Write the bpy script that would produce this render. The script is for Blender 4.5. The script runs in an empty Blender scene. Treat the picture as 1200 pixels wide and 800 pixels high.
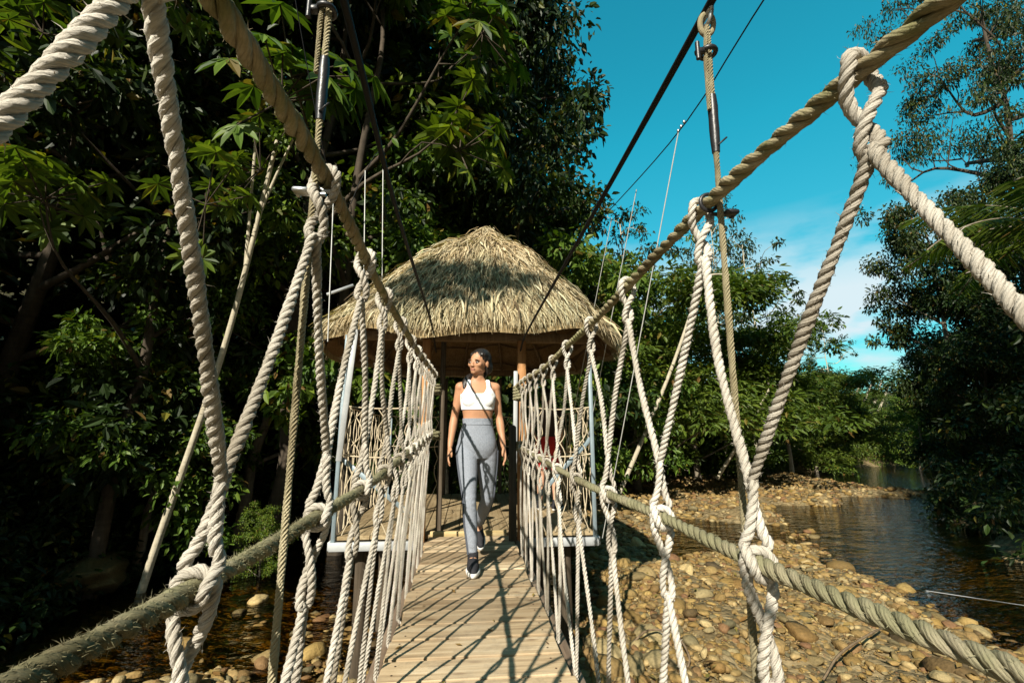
import bpy, math
import numpy as np
from mathutils import Vector, Matrix
R_ = math.radians
rng = np.random.default_rng(7)
SC = bpy.context.scene
COL = SC.collection

# ------------------------------------------------------------------ camera
# the bridge runs along +Y, its deck is z = 0, the lens is 1.05 m above it
FPX = 533.0
PITCH = math.atan2(106, FPX)
YAW = math.atan2(52 / FPX * math.cos(PITCH), 1)
FW = np.array([math.sin(YAW) * math.cos(PITCH), math.cos(YAW) * math.cos(PITCH), math.sin(PITCH)])
RT = np.array([math.cos(YAW), -math.sin(YAW), 0.0])
UP = np.cross(RT, FW)
EYE = np.array([0, 0, 1.05])
cam = bpy.data.cameras.new('camera')
cam.sensor_width = 36.0
cam.lens = FPX / 1200 * 36
cam.clip_start = 0.02
cam.clip_end = 3000
co = bpy.data.objects.new('camera', cam)
COL.objects.link(co)
co.location = EYE
co.rotation_euler = Matrix(((RT[0], UP[0], -FW[0]), (RT[1], UP[1], -FW[1]), (RT[2], UP[2], -FW[2]))).to_euler()
SC.camera = co

def sight(px, py):
    return RT * (px - 600) / FPX + UP * (400 - py) / FPX + FW
def on_y(px, py, Y):
    d = sight(px, py); return EYE + d * (Y / d[1])
def on_x(px, py, X):
    d = sight(px, py); return EYE + d * (X / d[0])
def on_z(px, py, Z):
    d = sight(px, py); return EYE + d * ((Z - EYE[2]) / d[2])

# ------------------------------------------------------------------ meshes
def mesh(name, V, faces, uv=None, smooth=True, mats=(), fmat=None):
    """V (n,3); faces: list of int arrays (m,k)"""
    V = np.asarray(V, dtype=np.float32)
    faces = [np.asarray(f, dtype=np.int32) for f in faces if len(f)]
    me = bpy.data.meshes.new(name)
    me.vertices.add(len(V)); me.vertices.foreach_set('co', V.ravel())
    idx = np.concatenate([f.ravel() for f in faces])
    tot = np.concatenate([np.full(len(f), f.shape[1], dtype=np.int32) for f in faces])
    st = np.concatenate([[0], np.cumsum(tot)[:-1]]).astype(np.int32)
    me.loops.add(len(idx)); me.loops.foreach_set('vertex_index', idx)
    me.polygons.add(len(tot)); me.polygons.foreach_set('loop_start', st)
    try: me.polygons.foreach_set('loop_total', tot)
    except Exception: pass
    me.polygons.foreach_set('use_smooth', np.full(len(tot), smooth, dtype=bool))
    for m in mats: me.materials.append(m)
    if fmat is not None: me.polygons.foreach_set('material_index', np.asarray(fmat, dtype=np.int32))
    if uv is not None:
        l = me.uv_layers.new(name='UVMap')
        l.data.foreach_set('uv', np.asarray(uv, dtype=np.float32)[idx].ravel())
    me.update(calc_edges=True)
    return me

def obj(name, me, parent=None, loc=None):
    o = bpy.data.objects.new(name, me); COL.objects.link(o)
    if parent is not None: o.parent = parent
    if loc is not None: o.location = loc
    return o

def empty(name, loc=(0, 0, 0), rz=0.0):
    o = bpy.data.objects.new(name, None); COL.objects.link(o)
    o.location = loc; o.rotation_euler = (0, 0, rz); o.empty_display_size = .2
    return o

def tag(o, label=None, cat=None, group=None, kind=None):
    if label: o['label'] = label
    if cat: o['category'] = cat
    if group: o['group'] = group
    if kind: o['kind'] = kind
    return o

class MB:
    """collects quads / tris of several shapes into one mesh"""
    def __init__(s): s.V = []; s.F = []; s.n = 0; s.U = []; s.M = []
    def add(s, V, faces, uv=None, mi=0):
        V = np.asarray(V, float)
        for f in faces:
            if len(f):
                s.F.append(np.asarray(f) + s.n); s.M.append(np.full(len(f), mi))
        s.V.append(V); s.n += len(V)
        s.U.append(np.zeros((len(V), 2)) if uv is None else np.asarray(uv))
        return s
    def box(s, c, size, rot=None, mi=0, bev=0.0):
        h = np.asarray(size) / 2.0
        if bev > 0:
            b = min(bev, h.min() * .9)
            V = []
            for sx in (-1, 1):
                for sy in (-1, 1):
                    for sz in (-1, 1):
                        V += [(sx * h[0], sy * (h[1] - b), sz * (h[2] - b)), (sx * (h[0] - b), sy * h[1], sz * (h[2] - b)), (sx * (h[0] - b), sy * (h[1] - b), sz * h[2])]
            V = np.array(V)
            def I(sx, sy, sz, k): return ((sx > 0) * 4 + (sy > 0) * 2 + (sz > 0)) * 3 + k
            Q = []; T = []
            for sx in (-1, 1):
                Q.append([I(sx, -1, -1, 0), I(sx, 1, -1, 0), I(sx, 1, 1, 0), I(sx, -1, 1, 0)])
                Q.append([I(-1, sx, -1, 1), I(1, sx, -1, 1), I(1, sx, 1, 1), I(-1, sx, 1, 1)])
                Q.append([I(-1, -1, sx, 2), I(1, -1, sx, 2), I(1, 1, sx, 2), I(-1, 1, sx, 2)])
                for sy in (-1, 1):
                    Q.append([I(sx, sy, -1, 0), I(sx, sy, 1, 0), I(sx, sy, 1, 1), I(sx, sy, -1, 1)])
                    Q.append([I(sx, -1, sy, 0), I(sx, 1, sy, 0), I(sx, 1, sy, 2), I(sx, -1, sy, 2)])
                    Q.append([I(-1, sx, sy, 1), I(1, sx, sy, 1), I(1, sx, sy, 2), I(-1, sx, sy, 2)])
                    for sz in (-1, 1): T.append([I(sx, sy, sz, 0), I(sx, sy, sz, 1), I(sx, sy, sz, 2)])
            Q = np.array(Q); T = np.array(T)
            def fix(F):
                F = F.copy()
                for r in F:
                    a, b_, c_ = V[r[0]], V[r[1]], V[r[2]]
                    if np.dot(np.cross(b_ - a, c_ - a), V[r].mean(0)) < 0: r[:] = r[::-1]
                return F
            F = [fix(Q), fix(T)]
        else:
            V = np.array([(x, y, z) for x in (-h[0], h[0]) for y in (-h[1], h[1]) for z in (-h[2], h[2])])
            F = [np.array([[0, 1, 3, 2], [4, 6, 7, 5], [0, 4, 5, 1], [2, 3, 7, 6], [0, 2, 6, 4], [1, 5, 7, 3]])]
        if rot is not None: V = V @ np.asarray(rot).T
        return s.add(V + np.asarray(c), F, mi=mi)
    def bar(s, a, b, w, d, up=(0, 0, 1), bev=0.003, mi=0):
        a = np.asarray(a, float); b = np.asarray(b, float)
        t = b - a; L = np.linalg.norm(t); t /= L
        u = np.cross(np.asarray(up, float), t)
        if np.linalg.norm(u) < 1e-3: u = np.cross((0, 1, 0), t)
        u /= np.linalg.norm(u); v = np.cross(t, u)
        return s.box((a + b) / 2, (L, w, d), np.stack([t, u, v], 1), mi, bev)
    def tube(s, P, r, n=8, cap=True, mi=0):
        P = np.asarray(P, float); m = len(P)
        r = np.broadcast_to(np.asarray(r, float), (m,))
        T, N, B = frames(P)
        a = np.linspace(0, 2 * np.pi, n + 1)
        V = P[:, None] + r[:, None, None] * (np.cos(a)[None, :, None] * N[:, None] + np.sin(a)[None, :, None] * B[:, None])
        L = np.concatenate([[0], np.cumsum(np.linalg.norm(np.diff(P, axis=0), axis=1))])
        uv = np.stack([np.broadcast_to(L[:, None], (m, n + 1)), np.broadcast_to(a[None] / (2 * np.pi), (m, n + 1))], -1)
        F = grid_faces(m, n + 1)
        s.add(V.reshape(-1, 3), [F], uv.reshape(-1, 2), mi)
        if cap:
            for k, fl in ((0, True), (m - 1, False)):
                V2 = np.concatenate([V[k, :n], P[k][None]])
                q = np.array([[i, (i + 1) % n, n] for i in range(n)])
                s.add(V2, [q[:, ::-1] if fl else q], None, mi)
        return s
    def build(s, name, mats, parent=None, smooth=True, loc=None):
        if not isinstance(mats, (list, tuple)): mats = [mats]
        # order faces by size so that material indices keep step
        me = mesh(name, np.concatenate(s.V), s.F, np.concatenate(s.U), smooth, mats, np.concatenate(s.M))
        return obj(name, me, parent, loc)

def grid_faces(m, n):
    i = np.arange(m - 1)[:, None] * n + np.arange(n - 1)[None]
    i = i.ravel()
    return np.stack([i, i + 1, i + n + 1, i + n], 1)

def frames(P):
    P = np.asarray(P, float)
    T = np.gradient(P, axis=0)
    T /= np.linalg.norm(T, axis=1)[:, None] + 1e-12
    N = np.zeros_like(P)
    ref = np.array([0, 0, 1.0]) if abs(T[0, 2]) < .9 else np.array([1.0, 0, 0])
    n = ref - T[0] * (ref @ T[0]); N[0] = n / np.linalg.norm(n)
    for i in range(1, len(P)):
        n = N[i - 1] - T[i] * (N[i - 1] @ T[i]); N[i] = n / (np.linalg.norm(n) + 1e-12)
    return T, N, np.cross(T, N)

def curve(pts, step, k=24):
    """Catmull-Rom through pts, resampled to even steps"""
    P = np.asarray(pts, float)
    Q = np.concatenate([[2 * P[0] - P[1]], P, [2 * P[-1] - P[-2]]])
    t = np.linspace(0, 1, k, endpoint=False)[:, None]
    out = []
    for i in range(len(P) - 1):
        a, b, c, d = Q[i:i + 4]
        out.append(.5 * ((2 * b) + (c - a) * t + (2 * a - 5 * b + 4 * c - d) * t ** 2 + (3 * b - a - 3 * c + d) * t ** 3))
    out = np.concatenate(out + [P[-1:]])
    L = np.concatenate([[0], np.cumsum(np.linalg.norm(np.diff(out, axis=0), axis=1))])
    n = max(3, int(L[-1] / step) + 1)
    s = np.linspace(0, L[-1], n)
    return np.stack([np.interp(s, L, out[:, j]) for j in range(3)], 1)

def rope(mb, pts, R, pitch, nstr=3, nside=8, per=9, fuzz=0, fuzz_len=.012, mi=0, phase=0., spread=.54, srad=.50):
    """a laid rope: nstr strands wound round the centre line"""
    P = curve(pts, pitch / per)
    T, N, B = frames(P)
    m = len(P)
    L = np.concatenate([[0], np.cumsum(np.linalg.norm(np.diff(P, axis=0), axis=1))])
    wob = 1 + .06 * np.sin(L * 31 + phase) + .05 * np.sin(L * 11 + 3 * phase) + .04 * np.sin(L * 87 + 2 * phase)
    a = np.linspace(0, 2 * np.pi, nside + 1)
    for k in range(nstr):
        th = 2 * np.pi * (L / pitch + k / nstr) + phase + .22 * np.sin(L * 23 + k) + .45 * np.sin(L * 5.3 + 1.7 * phase)
        D = np.cos(th)[:, None] * N + np.sin(th)[:, None] * B
        C = P + D * (R * spread * wob)[:, None]
        Tk = np.gradient(C, axis=0); Tk /= np.linalg.norm(Tk, axis=1)[:, None] + 1e-12
        U = D - Tk * np.sum(D * Tk, 1)[:, None]; U /= np.linalg.norm(U, axis=1)[:, None]
        W = np.cross(Tk, U)
        rs = R * srad * wob
        V = C[:, None] + rs[:, None, None] * (np.cos(a)[None, :, None] * U[:, None] + 1.12 * np.sin(a)[None, :, None] * W[:, None])
        uv = np.stack([np.broadcast_to((L / R)[:, None], (m, nside + 1)), np.broadcast_to(a[None] / (2 * np.pi), (m, nside + 1))], -1)
        mb.add(V.reshape(-1, 3), [grid_faces(m, nside + 1)], uv.reshape(-1, 2), mi)
        for e, fl in ((0, True), (m - 1, False)):
            V2 = np.concatenate([V[e, :nside], C[e][None]])
            q = np.array([[i, (i + 1) % nside, nside] for i in range(nside)])
            mb.add(V2, [q[:, ::-1] if fl else q], None, mi)
        if fuzz:
            n = int(L[-1] * fuzz / nstr)
            i = rng.integers(1, m - 1, n); an = rng.uniform(-1.7, 1.7, n)
            d = np.cos(an)[:, None] * U[i] + np.sin(an)[:, None] * W[i]
            p = C[i] + d * rs[i][:, None] * .97
            hd = d * rng.uniform(.25, 1, n)[:, None] + Tk[i] * rng.normal(0, .8, n)[:, None] + rng.normal(0, .3, (n, 3))
            hd /= np.linalg.norm(hd, axis=1)[:, None]
            ln = fuzz_len * rng.uniform(.3, 1.1, n)[:, None]
            sd = np.cross(hd, rng.normal(0, 1, (n, 3))); sd /= np.linalg.norm(sd, axis=1)[:, None]
            bend = rng.normal(0, .35, (n, 3))
            w = .00038
            V = np.stack([p - sd * w, p + sd * w, p + hd * ln * .6 + sd * w * .7, p + hd * ln * .6 - sd * w * .7, p + (hd + bend) * ln], 1).reshape(-1, 3)
            b = np.arange(n) * 5
            mb.add(V, [np.stack([b, b + 1, b + 2, b + 3], 1), np.stack([b + 3, b + 2, b + 4], 1)], np.full((len(V), 2), .3), mi)
    return P

# ------------------------------------------------------------------ materials
class NT:
    def __init__(s, name):
        s.m = bpy.data.materials.new(name); s.m.use_nodes = True
        s.t = s.m.node_tree; s.n = s.t.nodes
        s.b = s.n['Principled BSDF']; s.out = s.n['Material Output']
    def new(s, kind, **kw):
        n = s.n.new(kind)
        for k, v in kw.items():
            if k.startswith('i_'):
                key = k[2:]
                key = int(key) if key.isdigit() else key.replace('_', ' ')
                n.inputs[key].default_value = v
            else: setattr(n, k, v)
        return n
    def link(s, a, b): s.t.links.new(a, b)
    def noise(s, vec=None, scale=5., detail=4., rough=.55, dist=0.):
        n = s.new('ShaderNodeTexNoise'); n.inputs['Scale'].default_value = scale
        n.inputs['Detail'].default_value = detail; n.inputs['Roughness'].default_value = rough
        n.inputs['Distortion'].default_value = dist
        if vec is not None: s.link(vec, n.inputs['Vector'])
        return n.outputs['Fac']
    def ramp(s, fac, stops):
        n = s.new('ShaderNodeValToRGB'); e = n.color_ramp.elements
        while len(e) < len(stops): e.new(.5)
        for i, (p, c) in enumerate(stops):
            e[i].position = p; e[i].color = (*c, 1) if len(c) == 3 else c
        s.link(fac, n.inputs['Fac']); return n.outputs['Color']
    def mix(s, fac, a, b, mode='MIX'):
        n = s.new('ShaderNodeMix', data_type='RGBA', blend_type=mode)
        for v, i in ((fac, 0), (a, 6), (b, 7)):
            if hasattr(v, 'is_linked'): s.link(v, n.inputs[i])
            else: n.inputs[i].default_value = v if i == 0 else (*v, 1)
        return n.outputs[2]
    def math(s, op, a, b=0.):
        n = s.new('ShaderNodeMath', operation=op)
        for v, i in ((a, 0), (b, 1)):
            if hasattr(v, 'is_linked'): s.link(v, n.inputs[i])
            else: n.inputs[i].default_value = v
        return n.outputs[0]
    def mapping(s, vec, scale=(1, 1, 1), rot=(0, 0, 0), loc=(0, 0, 0)):
        n = s.new('ShaderNodeMapping'); n.inputs['Scale'].default_value = scale
        n.inputs['Rotation'].default_value = rot; n.inputs['Location'].default_value = loc
        s.link(vec, n.inputs['Vector']); return n.outputs[0]
    def coord(s, k='Object'): return s.new('ShaderNodeTexCoord').outputs[k]
    def bump(s, h, strength=.5, dist=.01, prev=None):
        n = s.new('ShaderNodeBump'); n.inputs['Strength'].default_value = strength; n.inputs['Distance'].default_value = dist
        s.link(h, n.inputs['Height'])
        if prev is not None: s.link(prev, n.inputs['Normal'])
        return n.outputs[0]
    def fin(s, color=None, rough=None, normal=None, **kw):
        for k, v in (('Base Color', color), ('Roughness', rough), ('Normal', normal)):
            if v is None: continue
            if hasattr(v, 'is_linked'): s.link(v, s.b.inputs[k])
            elif k == 'Base Color': s.b.inputs[k].default_value = (*v, 1)
            else: s.b.inputs[k].default_value = v
        for k, v in kw.items(): s.b.inputs[k.replace('_', ' ')].default_value = v
        return s.m

def mat_rope(name, c0, c1, moss=None, moss_amt=.5, yarns=9, bstr=.55):
    t = NT(name)
    uv = t.coord('UV'); ob = t.coord('Object')
    sep = t.new('ShaderNodeSeparateXYZ'); t.link(uv, sep.inputs[0])
    ph = t.math('ADD', t.math('MULTIPLY', sep.outputs[1], yarns), t.math('MULTIPLY', sep.outputs[0], -.22))
    yarn = t.math('ABSOLUTE', t.math('SINE', t.math('MULTIPLY', ph, math.pi)))
    fine = t.noise(t.mapping(uv, (3., 40, 1)), 1.0, 3)
    patch = t.noise(ob, 9, 4)
    col = t.ramp(t.math('ADD', t.math('MULTIPLY', patch, .6), t.math('MULTIPLY', fine, .4)), [(.3, c0), (.65, c1)])
    # old dirt between the yarns
    col = t.mix(t.math('MULTIPLY', t.math('POWER', t.math('SUBTRACT', 1., yarn), 3.), .30), col, tuple(x * .45 for x in c0))
    if moss:
        mk = t.ramp(t.noise(ob, 14, 5, .65), [(.5 - moss_amt * .3, (0, 0, 0)), (.75 - moss_amt * .3, (1, 1, 1))])
        col = t.mix(mk, col, moss)
    oi = t.new('ShaderNodeObjectInfo')
    col = t.mix(1., col, t.ramp(oi.outputs['Random'], [(0, (.78, .77, .75)), (1, (1, 1, 1))]), 'MULTIPLY')
    dirt = t.ramp(t.noise(ob, 3.2, 6, .7), [(.44, (1, 1, 1)), (.66, (.48, .45, .40))])
    col = t.mix(1., col, dirt, 'MULTIPLY')
    nb = t.bump(yarn, bstr, .0012)
    nb = t.bump(t.noise(t.mapping(uv, (5., 70, 1)), 1., 3), .7, .0016, nb)
    return t.fin(col, .88, nb, Specular_IOR_Level=.15)

def mat_wood(name, c0, c1, c2, axis=0, scale=1., rough=.8, rnd=.35, knots=False):
    t = NT(name)
    ob = t.coord('Object')
    oi = t.new('ShaderNodeObjectInfo')
    off = t.new('ShaderNodeVectorMath', operation='ADD'); t.link(ob, off.inputs[0])
    cmb = t.new('ShaderNodeCombineXYZ')
    for i in range(3): t.link(t.math('MULTIPLY', oi.outputs['Random'], 17.3 + 9 * i), cmb.inputs[i])
    t.link(cmb.outputs[0], off.inputs[1])
    sc = [26., 26., 26.]; sc[axis] = 1.6
    v = t.mapping(off.outputs[0], tuple(x * scale for x in sc))
    g = t.noise(v, 1., 6, .6, .6)
    sc2 = [90., 90., 90.]; sc2[axis] = 3.
    g2 = t.noise(t.mapping(off.outputs[0], tuple(x * scale for x in sc2)), 1., 3)
    big = t.noise(off.outputs[0], 3.5 * scale, 4)
    col = t.ramp(t.math('ADD', t.math('MULTIPLY', g, .7), t.math('MULTIPLY', big, .3)), [(.32, c0), (.5, c1), (.68, c2)])
    col = t.mix(t.math('MULTIPLY', t.ramp(g2, [(.28, (1, 1, 1)), (.42, (0, 0, 0))]), .55), col, tuple(x * .4 for x in c0))
    if knots:
        sk = [5., 9., 9.]
        vo = t.new('ShaderNodeTexVoronoi'); vo.inputs['Scale'].default_value = 1.
        t.link(t.mapping(off.outputs[0], (4.5, 11, 3)), vo.inputs['Vector'])
        km = t.ramp(vo.outputs['Distance'], [(.07, (1, 1, 1)), (.2, (0, 0, 0))])
        col = t.mix(t.math('MULTIPLY', km, .6), col, (c0[0] * .55, c0[1] * .42, c0[2] * .33))
        dirt = t.ramp(t.noise(off.outputs[0], 7, 5, .7), [(.5, (0, 0, 0)), (.72, (1, 1, 1))])
        col = t.mix(t.math('MULTIPLY', dirt, .6), col, (.13, .10, .07))
        pos = t.new('ShaderNodeNewGeometry').outputs['Position']
        sx = t.new('ShaderNodeSeparateXYZ'); t.link(pos, sx.inputs[0])
        walk = t.math('SUBTRACT', 1., t.math('MULTIPLY', t.math('ABSOLUTE', t.math('SUBTRACT', sx.outputs[0], .055)), 3.4))
        wear = t.math('MULTIPLY', t.ramp(t.math('ADD', t.math('MULTIPLY', walk, .55), t.math('MULTIPLY', t.noise(pos, 5.5, 5, .7), .7)), [(.45, (0, 0, 0)), (.85, (1, 1, 1))]), .3)
        col = t.mix(wear, col, (.38, .31, .22))
    lo = 1 - rnd
    col = t.mix(1., col, t.ramp(oi.outputs['Random'], [(0, (lo, lo * .97, lo * .93)), (1, (1.0, 1.0, 1.0))]), 'MULTIPLY')
    nb = t.bump(g, .35, .004); nb = t.bump(g2, .3, .002, nb)
    return t.fin(col, rough, nb, Specular_IOR_Level=.25)

def mat_plain(name, c, rough=.5, metallic=0., bump=0., bscale=60., var=.12, spec=.5):
    t = NT(name); ob = t.coord('Object')
    n = t.noise(ob, bscale * .2, 5)
    col = t.ramp(n, [(.3, tuple(x * (1 - var) for x in c)), (.7, tuple(min(1, x * (1 + var)) for x in c))])
    nb = t.bump(t.noise(ob, bscale, 4), bump, .003) if bump else None
    return t.fin(col, rough, nb, Metallic=metallic, Specular_IOR_Level=spec)

def mat_leaf(name, cols, trans=.28, rough=.5, hue=0.0, spec=.28):
    t = NT(name)
    ge = t.new('ShaderNodeNewGeometry'); oi = t.new('ShaderNodeObjectInfo')
    n = len(cols)
    col = t.ramp(ge.outputs['Random Per Island'], [(i / max(1, n - 1) * .94, c) for i, c in enumerate(cols)] + ([(.965, (.16, .15, .02)), (.99, (.12, .07, .02))] if trans > .13 else []))
    big = t.noise(t.coord('Object'), .9, 3)
    col = t.mix(1., col, t.ramp(big, [(.3, (.72, .8, .7)), (.7, (1.15, 1.08, .95))]), 'MULTIPLY')
    col = t.mix(1., col, t.ramp(oi.outputs['Random'], [(0, (.75, .85, .8)), (.5, (1, 1, 1)), (1, (1.2, 1.05, .8))]), 'MULTIPLY')
    t.fin(col, rough, None, Specular_IOR_Level=spec)
    tr = t.new('ShaderNodeBsdfTranslucent')
    t.link(t.mix(1., col, (1.5, 1.5, .55), 'MULTIPLY'), tr.inputs['Color'])
    mx = t.new('ShaderNodeMixShader'); mx.inputs[0].default_value = trans
    t.link(t.b.outputs[0], mx.inputs[1]); t.link(tr.outputs[0], mx.inputs[2])
    t.link(mx.outputs[0], t.out.inputs['Surface'])
    return t.m

def mat_bark(name, c0, c1, scale=1.):
    t = NT(name); ob = t.coord('Object')
    n = t.noise(t.mapping(ob, (14 * scale, 14 * scale, 3.5 * scale)), 1., 6, .65)
    bands = t.noise(t.mapping(ob, (2, 2, 30)), 1., 3)
    col = t.ramp(t.math('ADD', t.math('MULTIPLY', n, .7), t.math('MULTIPLY', bands, .3)), [(.35, c0), (.65, c1)])
    return t.fin(col, .9, t.bump(n, .6, .02), Specular_IOR_Level=.2)
# ------------------------------------------------------------------ rope bridge
M_LACE = mat_rope('lacing_rope_fibre', (.52, .475, .40), (.70, .66, .585), yarns=7)
M_RAIL = mat_rope('handrail_rope_fibre', (.28, .23, .14), (.46, .39, .26), moss=(.20, .19, .085), moss_amt=.35, yarns=9)
M_MOSS = mat_rope('mossy_rope_fibre', (.27, .23, .15), (.44, .39, .27), moss=(.27, .255, .15), moss_amt=.7, yarns=9)
M_CABLE = mat_rope('sheathed_cable', (.33, .28, .16), (.46, .41, .27), yarns=4, bstr=.3)
M_BLACK = mat_plain('black_steel_cable', (.005, .005, .005), .7, 0., .3, 200, spec=.3)
M_TAPE = mat_plain('black_tape', (.018, .018, .02), .4, 0, .3, 90)
M_STEEL = mat_plain('galvanised_steel', (.42, .43, .43), .42, .9, .15, 120)
M_DECK = mat_wood('weathered_plank', (.24, .16, .088), (.47, .35, .21), (.62, .50, .335), 0, 1., .8, .45, True)
M_BEAM = mat_wood('grey_brown_beam', (.13, .085, .055), (.22, .155, .105), (.30, .23, .165), 1, 1., .85, .2)

bridge = tag(empty('rope_bridge', (0, 2.0, 0)), 'narrow rope footbridge of pale knotted ropes and weathered planks leading to the thatched hut', 'footbridge')
BO = np.array([0, 2.0, 0])           # children are modelled in world space, then shifted

def part(mb, name, mat, parent=bridge, org=BO, smooth=True):
    for v in mb.V: v -= org
    return mb.build(name, mat, parent, smooth)

# -- deck
M_NAIL = mat_plain('rusty_nail', (.06, .035, .022), .7, .4)
DL, DR = -.375, .485
y = -2.0
k = 0
while y < 5.0:
    w = rng.uniform(.186, .2)
    mb = MB()
    tilt = rng.normal(0, .006)
    c = np.array([(DL + DR) / 2 + rng.normal(0, .006), y + w / 2, -.0225 + rng.normal(0, .0022)])
    Rm = np.array(Matrix.Rotation(tilt, 3, 'X') @ Matrix.Rotation(rng.normal(0, .006), 3, 'Z'))
    mb.box((0, 0, 0), (DR - DL + rng.normal(0, .012), w - .011, .045), Rm, bev=.004)
    for sx in (-1, 1):
        for sy in (-.045, .05):      # nail heads
            q = np.array([sx * ((DR - DL) / 2 - .065 + rng.normal(0, .006)), sy + rng.normal(0, .006), .0226]) @ Rm.T
            a_ = np.linspace(0, 2 * math.pi, 9)[:-1]
            mb.add(np.concatenate([q + np.stack([.0055 * np.cos(a_), .0055 * np.sin(a_), 0 * a_ + .0012], 1), [q + (0, 0, .002)]]), [np.array([[i, (i + 1) % 8, 8] for i in range(8)])], None, 1)
    pl = mb.build('plank', [M_DECK, M_NAIL], bridge, False)
    pl.location = c - BO
    y += w + rng.uniform(.002, .011)
    k += 1
for x in (DL + .02, DR - .02):
    mb = MB(); mb.box((x + (.055 if x > 0 else -.055), 1.5, -.085), (.07, 7.0, .07), bev=.008)
    part(mb, 'stringer_beam', M_BEAM)
for x in (DL + .12, DR - .12):
    mb = MB(); mb.box((x, 1.5, -.085), (.06, 7.0, .075), bev=.006)
    part(mb, 'stringer_beam', M_BEAM)

# -- rails
RT_, RM_, RL_ = .0145, .0132, .0090
def lines(pts):
    P = np.array(pts); o = np.argsort(P[:, 1]); P = P[o]
    def fn(yy):
        return np.array([np.interp(yy, P[:, 1], P[:, 0]), yy, np.interp(yy, P[:, 1], P[:, 2])])
    Y = np.arange(P[0, 1], P[-1, 1], .18)
    Q = np.array([fn(q) for q in np.append(Y, P[-1, 1])])
    for _ in range(2): Q[1:-1] = .25 * Q[:-2] + .5 * Q[1:-1] + .25 * Q[2:]
    def g(yy): return np.array([np.interp(yy, Q[:, 1], Q[:, 0]), yy, np.interp(yy, Q[:, 1], Q[:, 2])])
    return g, Q
TR, TRQ = lines([(.5, -1.6, 1.55)] + [on_x(px, py, .5) for px, py in ((618, 443), (637, 432), (648, 422), (664, 405), (693, 380), (735, 335), (820, 245), (1005, 70), (1135, 0))] + [on_y(606, 451, 4.75)])
ML_R, MRQ = lines([(.48, -1.6, .9)] + [on_x(px, py, .48) for px, py in ((650, 547), (673, 560), (713, 580), (775, 602), (880, 661), (1200, 790))] + [on_y(608, 523, 4.72)])
TL, TLQ = lines([(-.265, -1.6, 1.53)] + [on_x(px, py, X) for px, py, X in ((245, 0, -.265), (383, 200, -.275), (422, 292, -.29), (445, 338, -.295), (468, 376, -.30), (490, 412, -.305))] + [on_y(512, 441, 4.75)])
ML_L, MLQ = lines([(-.37, -1.6, .9)] + [on_x(px, py, X) for px, py, X in ((20, 800, -.37), (240, 688, -.345), (375, 602, -.32), (420, 578, -.30), (450, 554, -.305), (470, 536, -.31))] + [on_y(505, 507, 4.72)])
for Q, R, pit, nm, mt, fz in ((TRQ, RT_, .122, 'handrail_rope', M_RAIL, 500), (TLQ, RT_, .122, 'handrail_rope', M_RAIL, 500),
                              (MRQ, RM_, .078, 'middle_rope', M_MOSS, 900), (MLQ, RM_, .078, 'middle_rope', M_MOSS, 7000)):
    mb = MB(); rope(mb, Q, R, pit, 3, 12, 12, fz, .0075, phase=rng.uniform(0, 6))
    part(mb, nm, mt)

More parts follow.
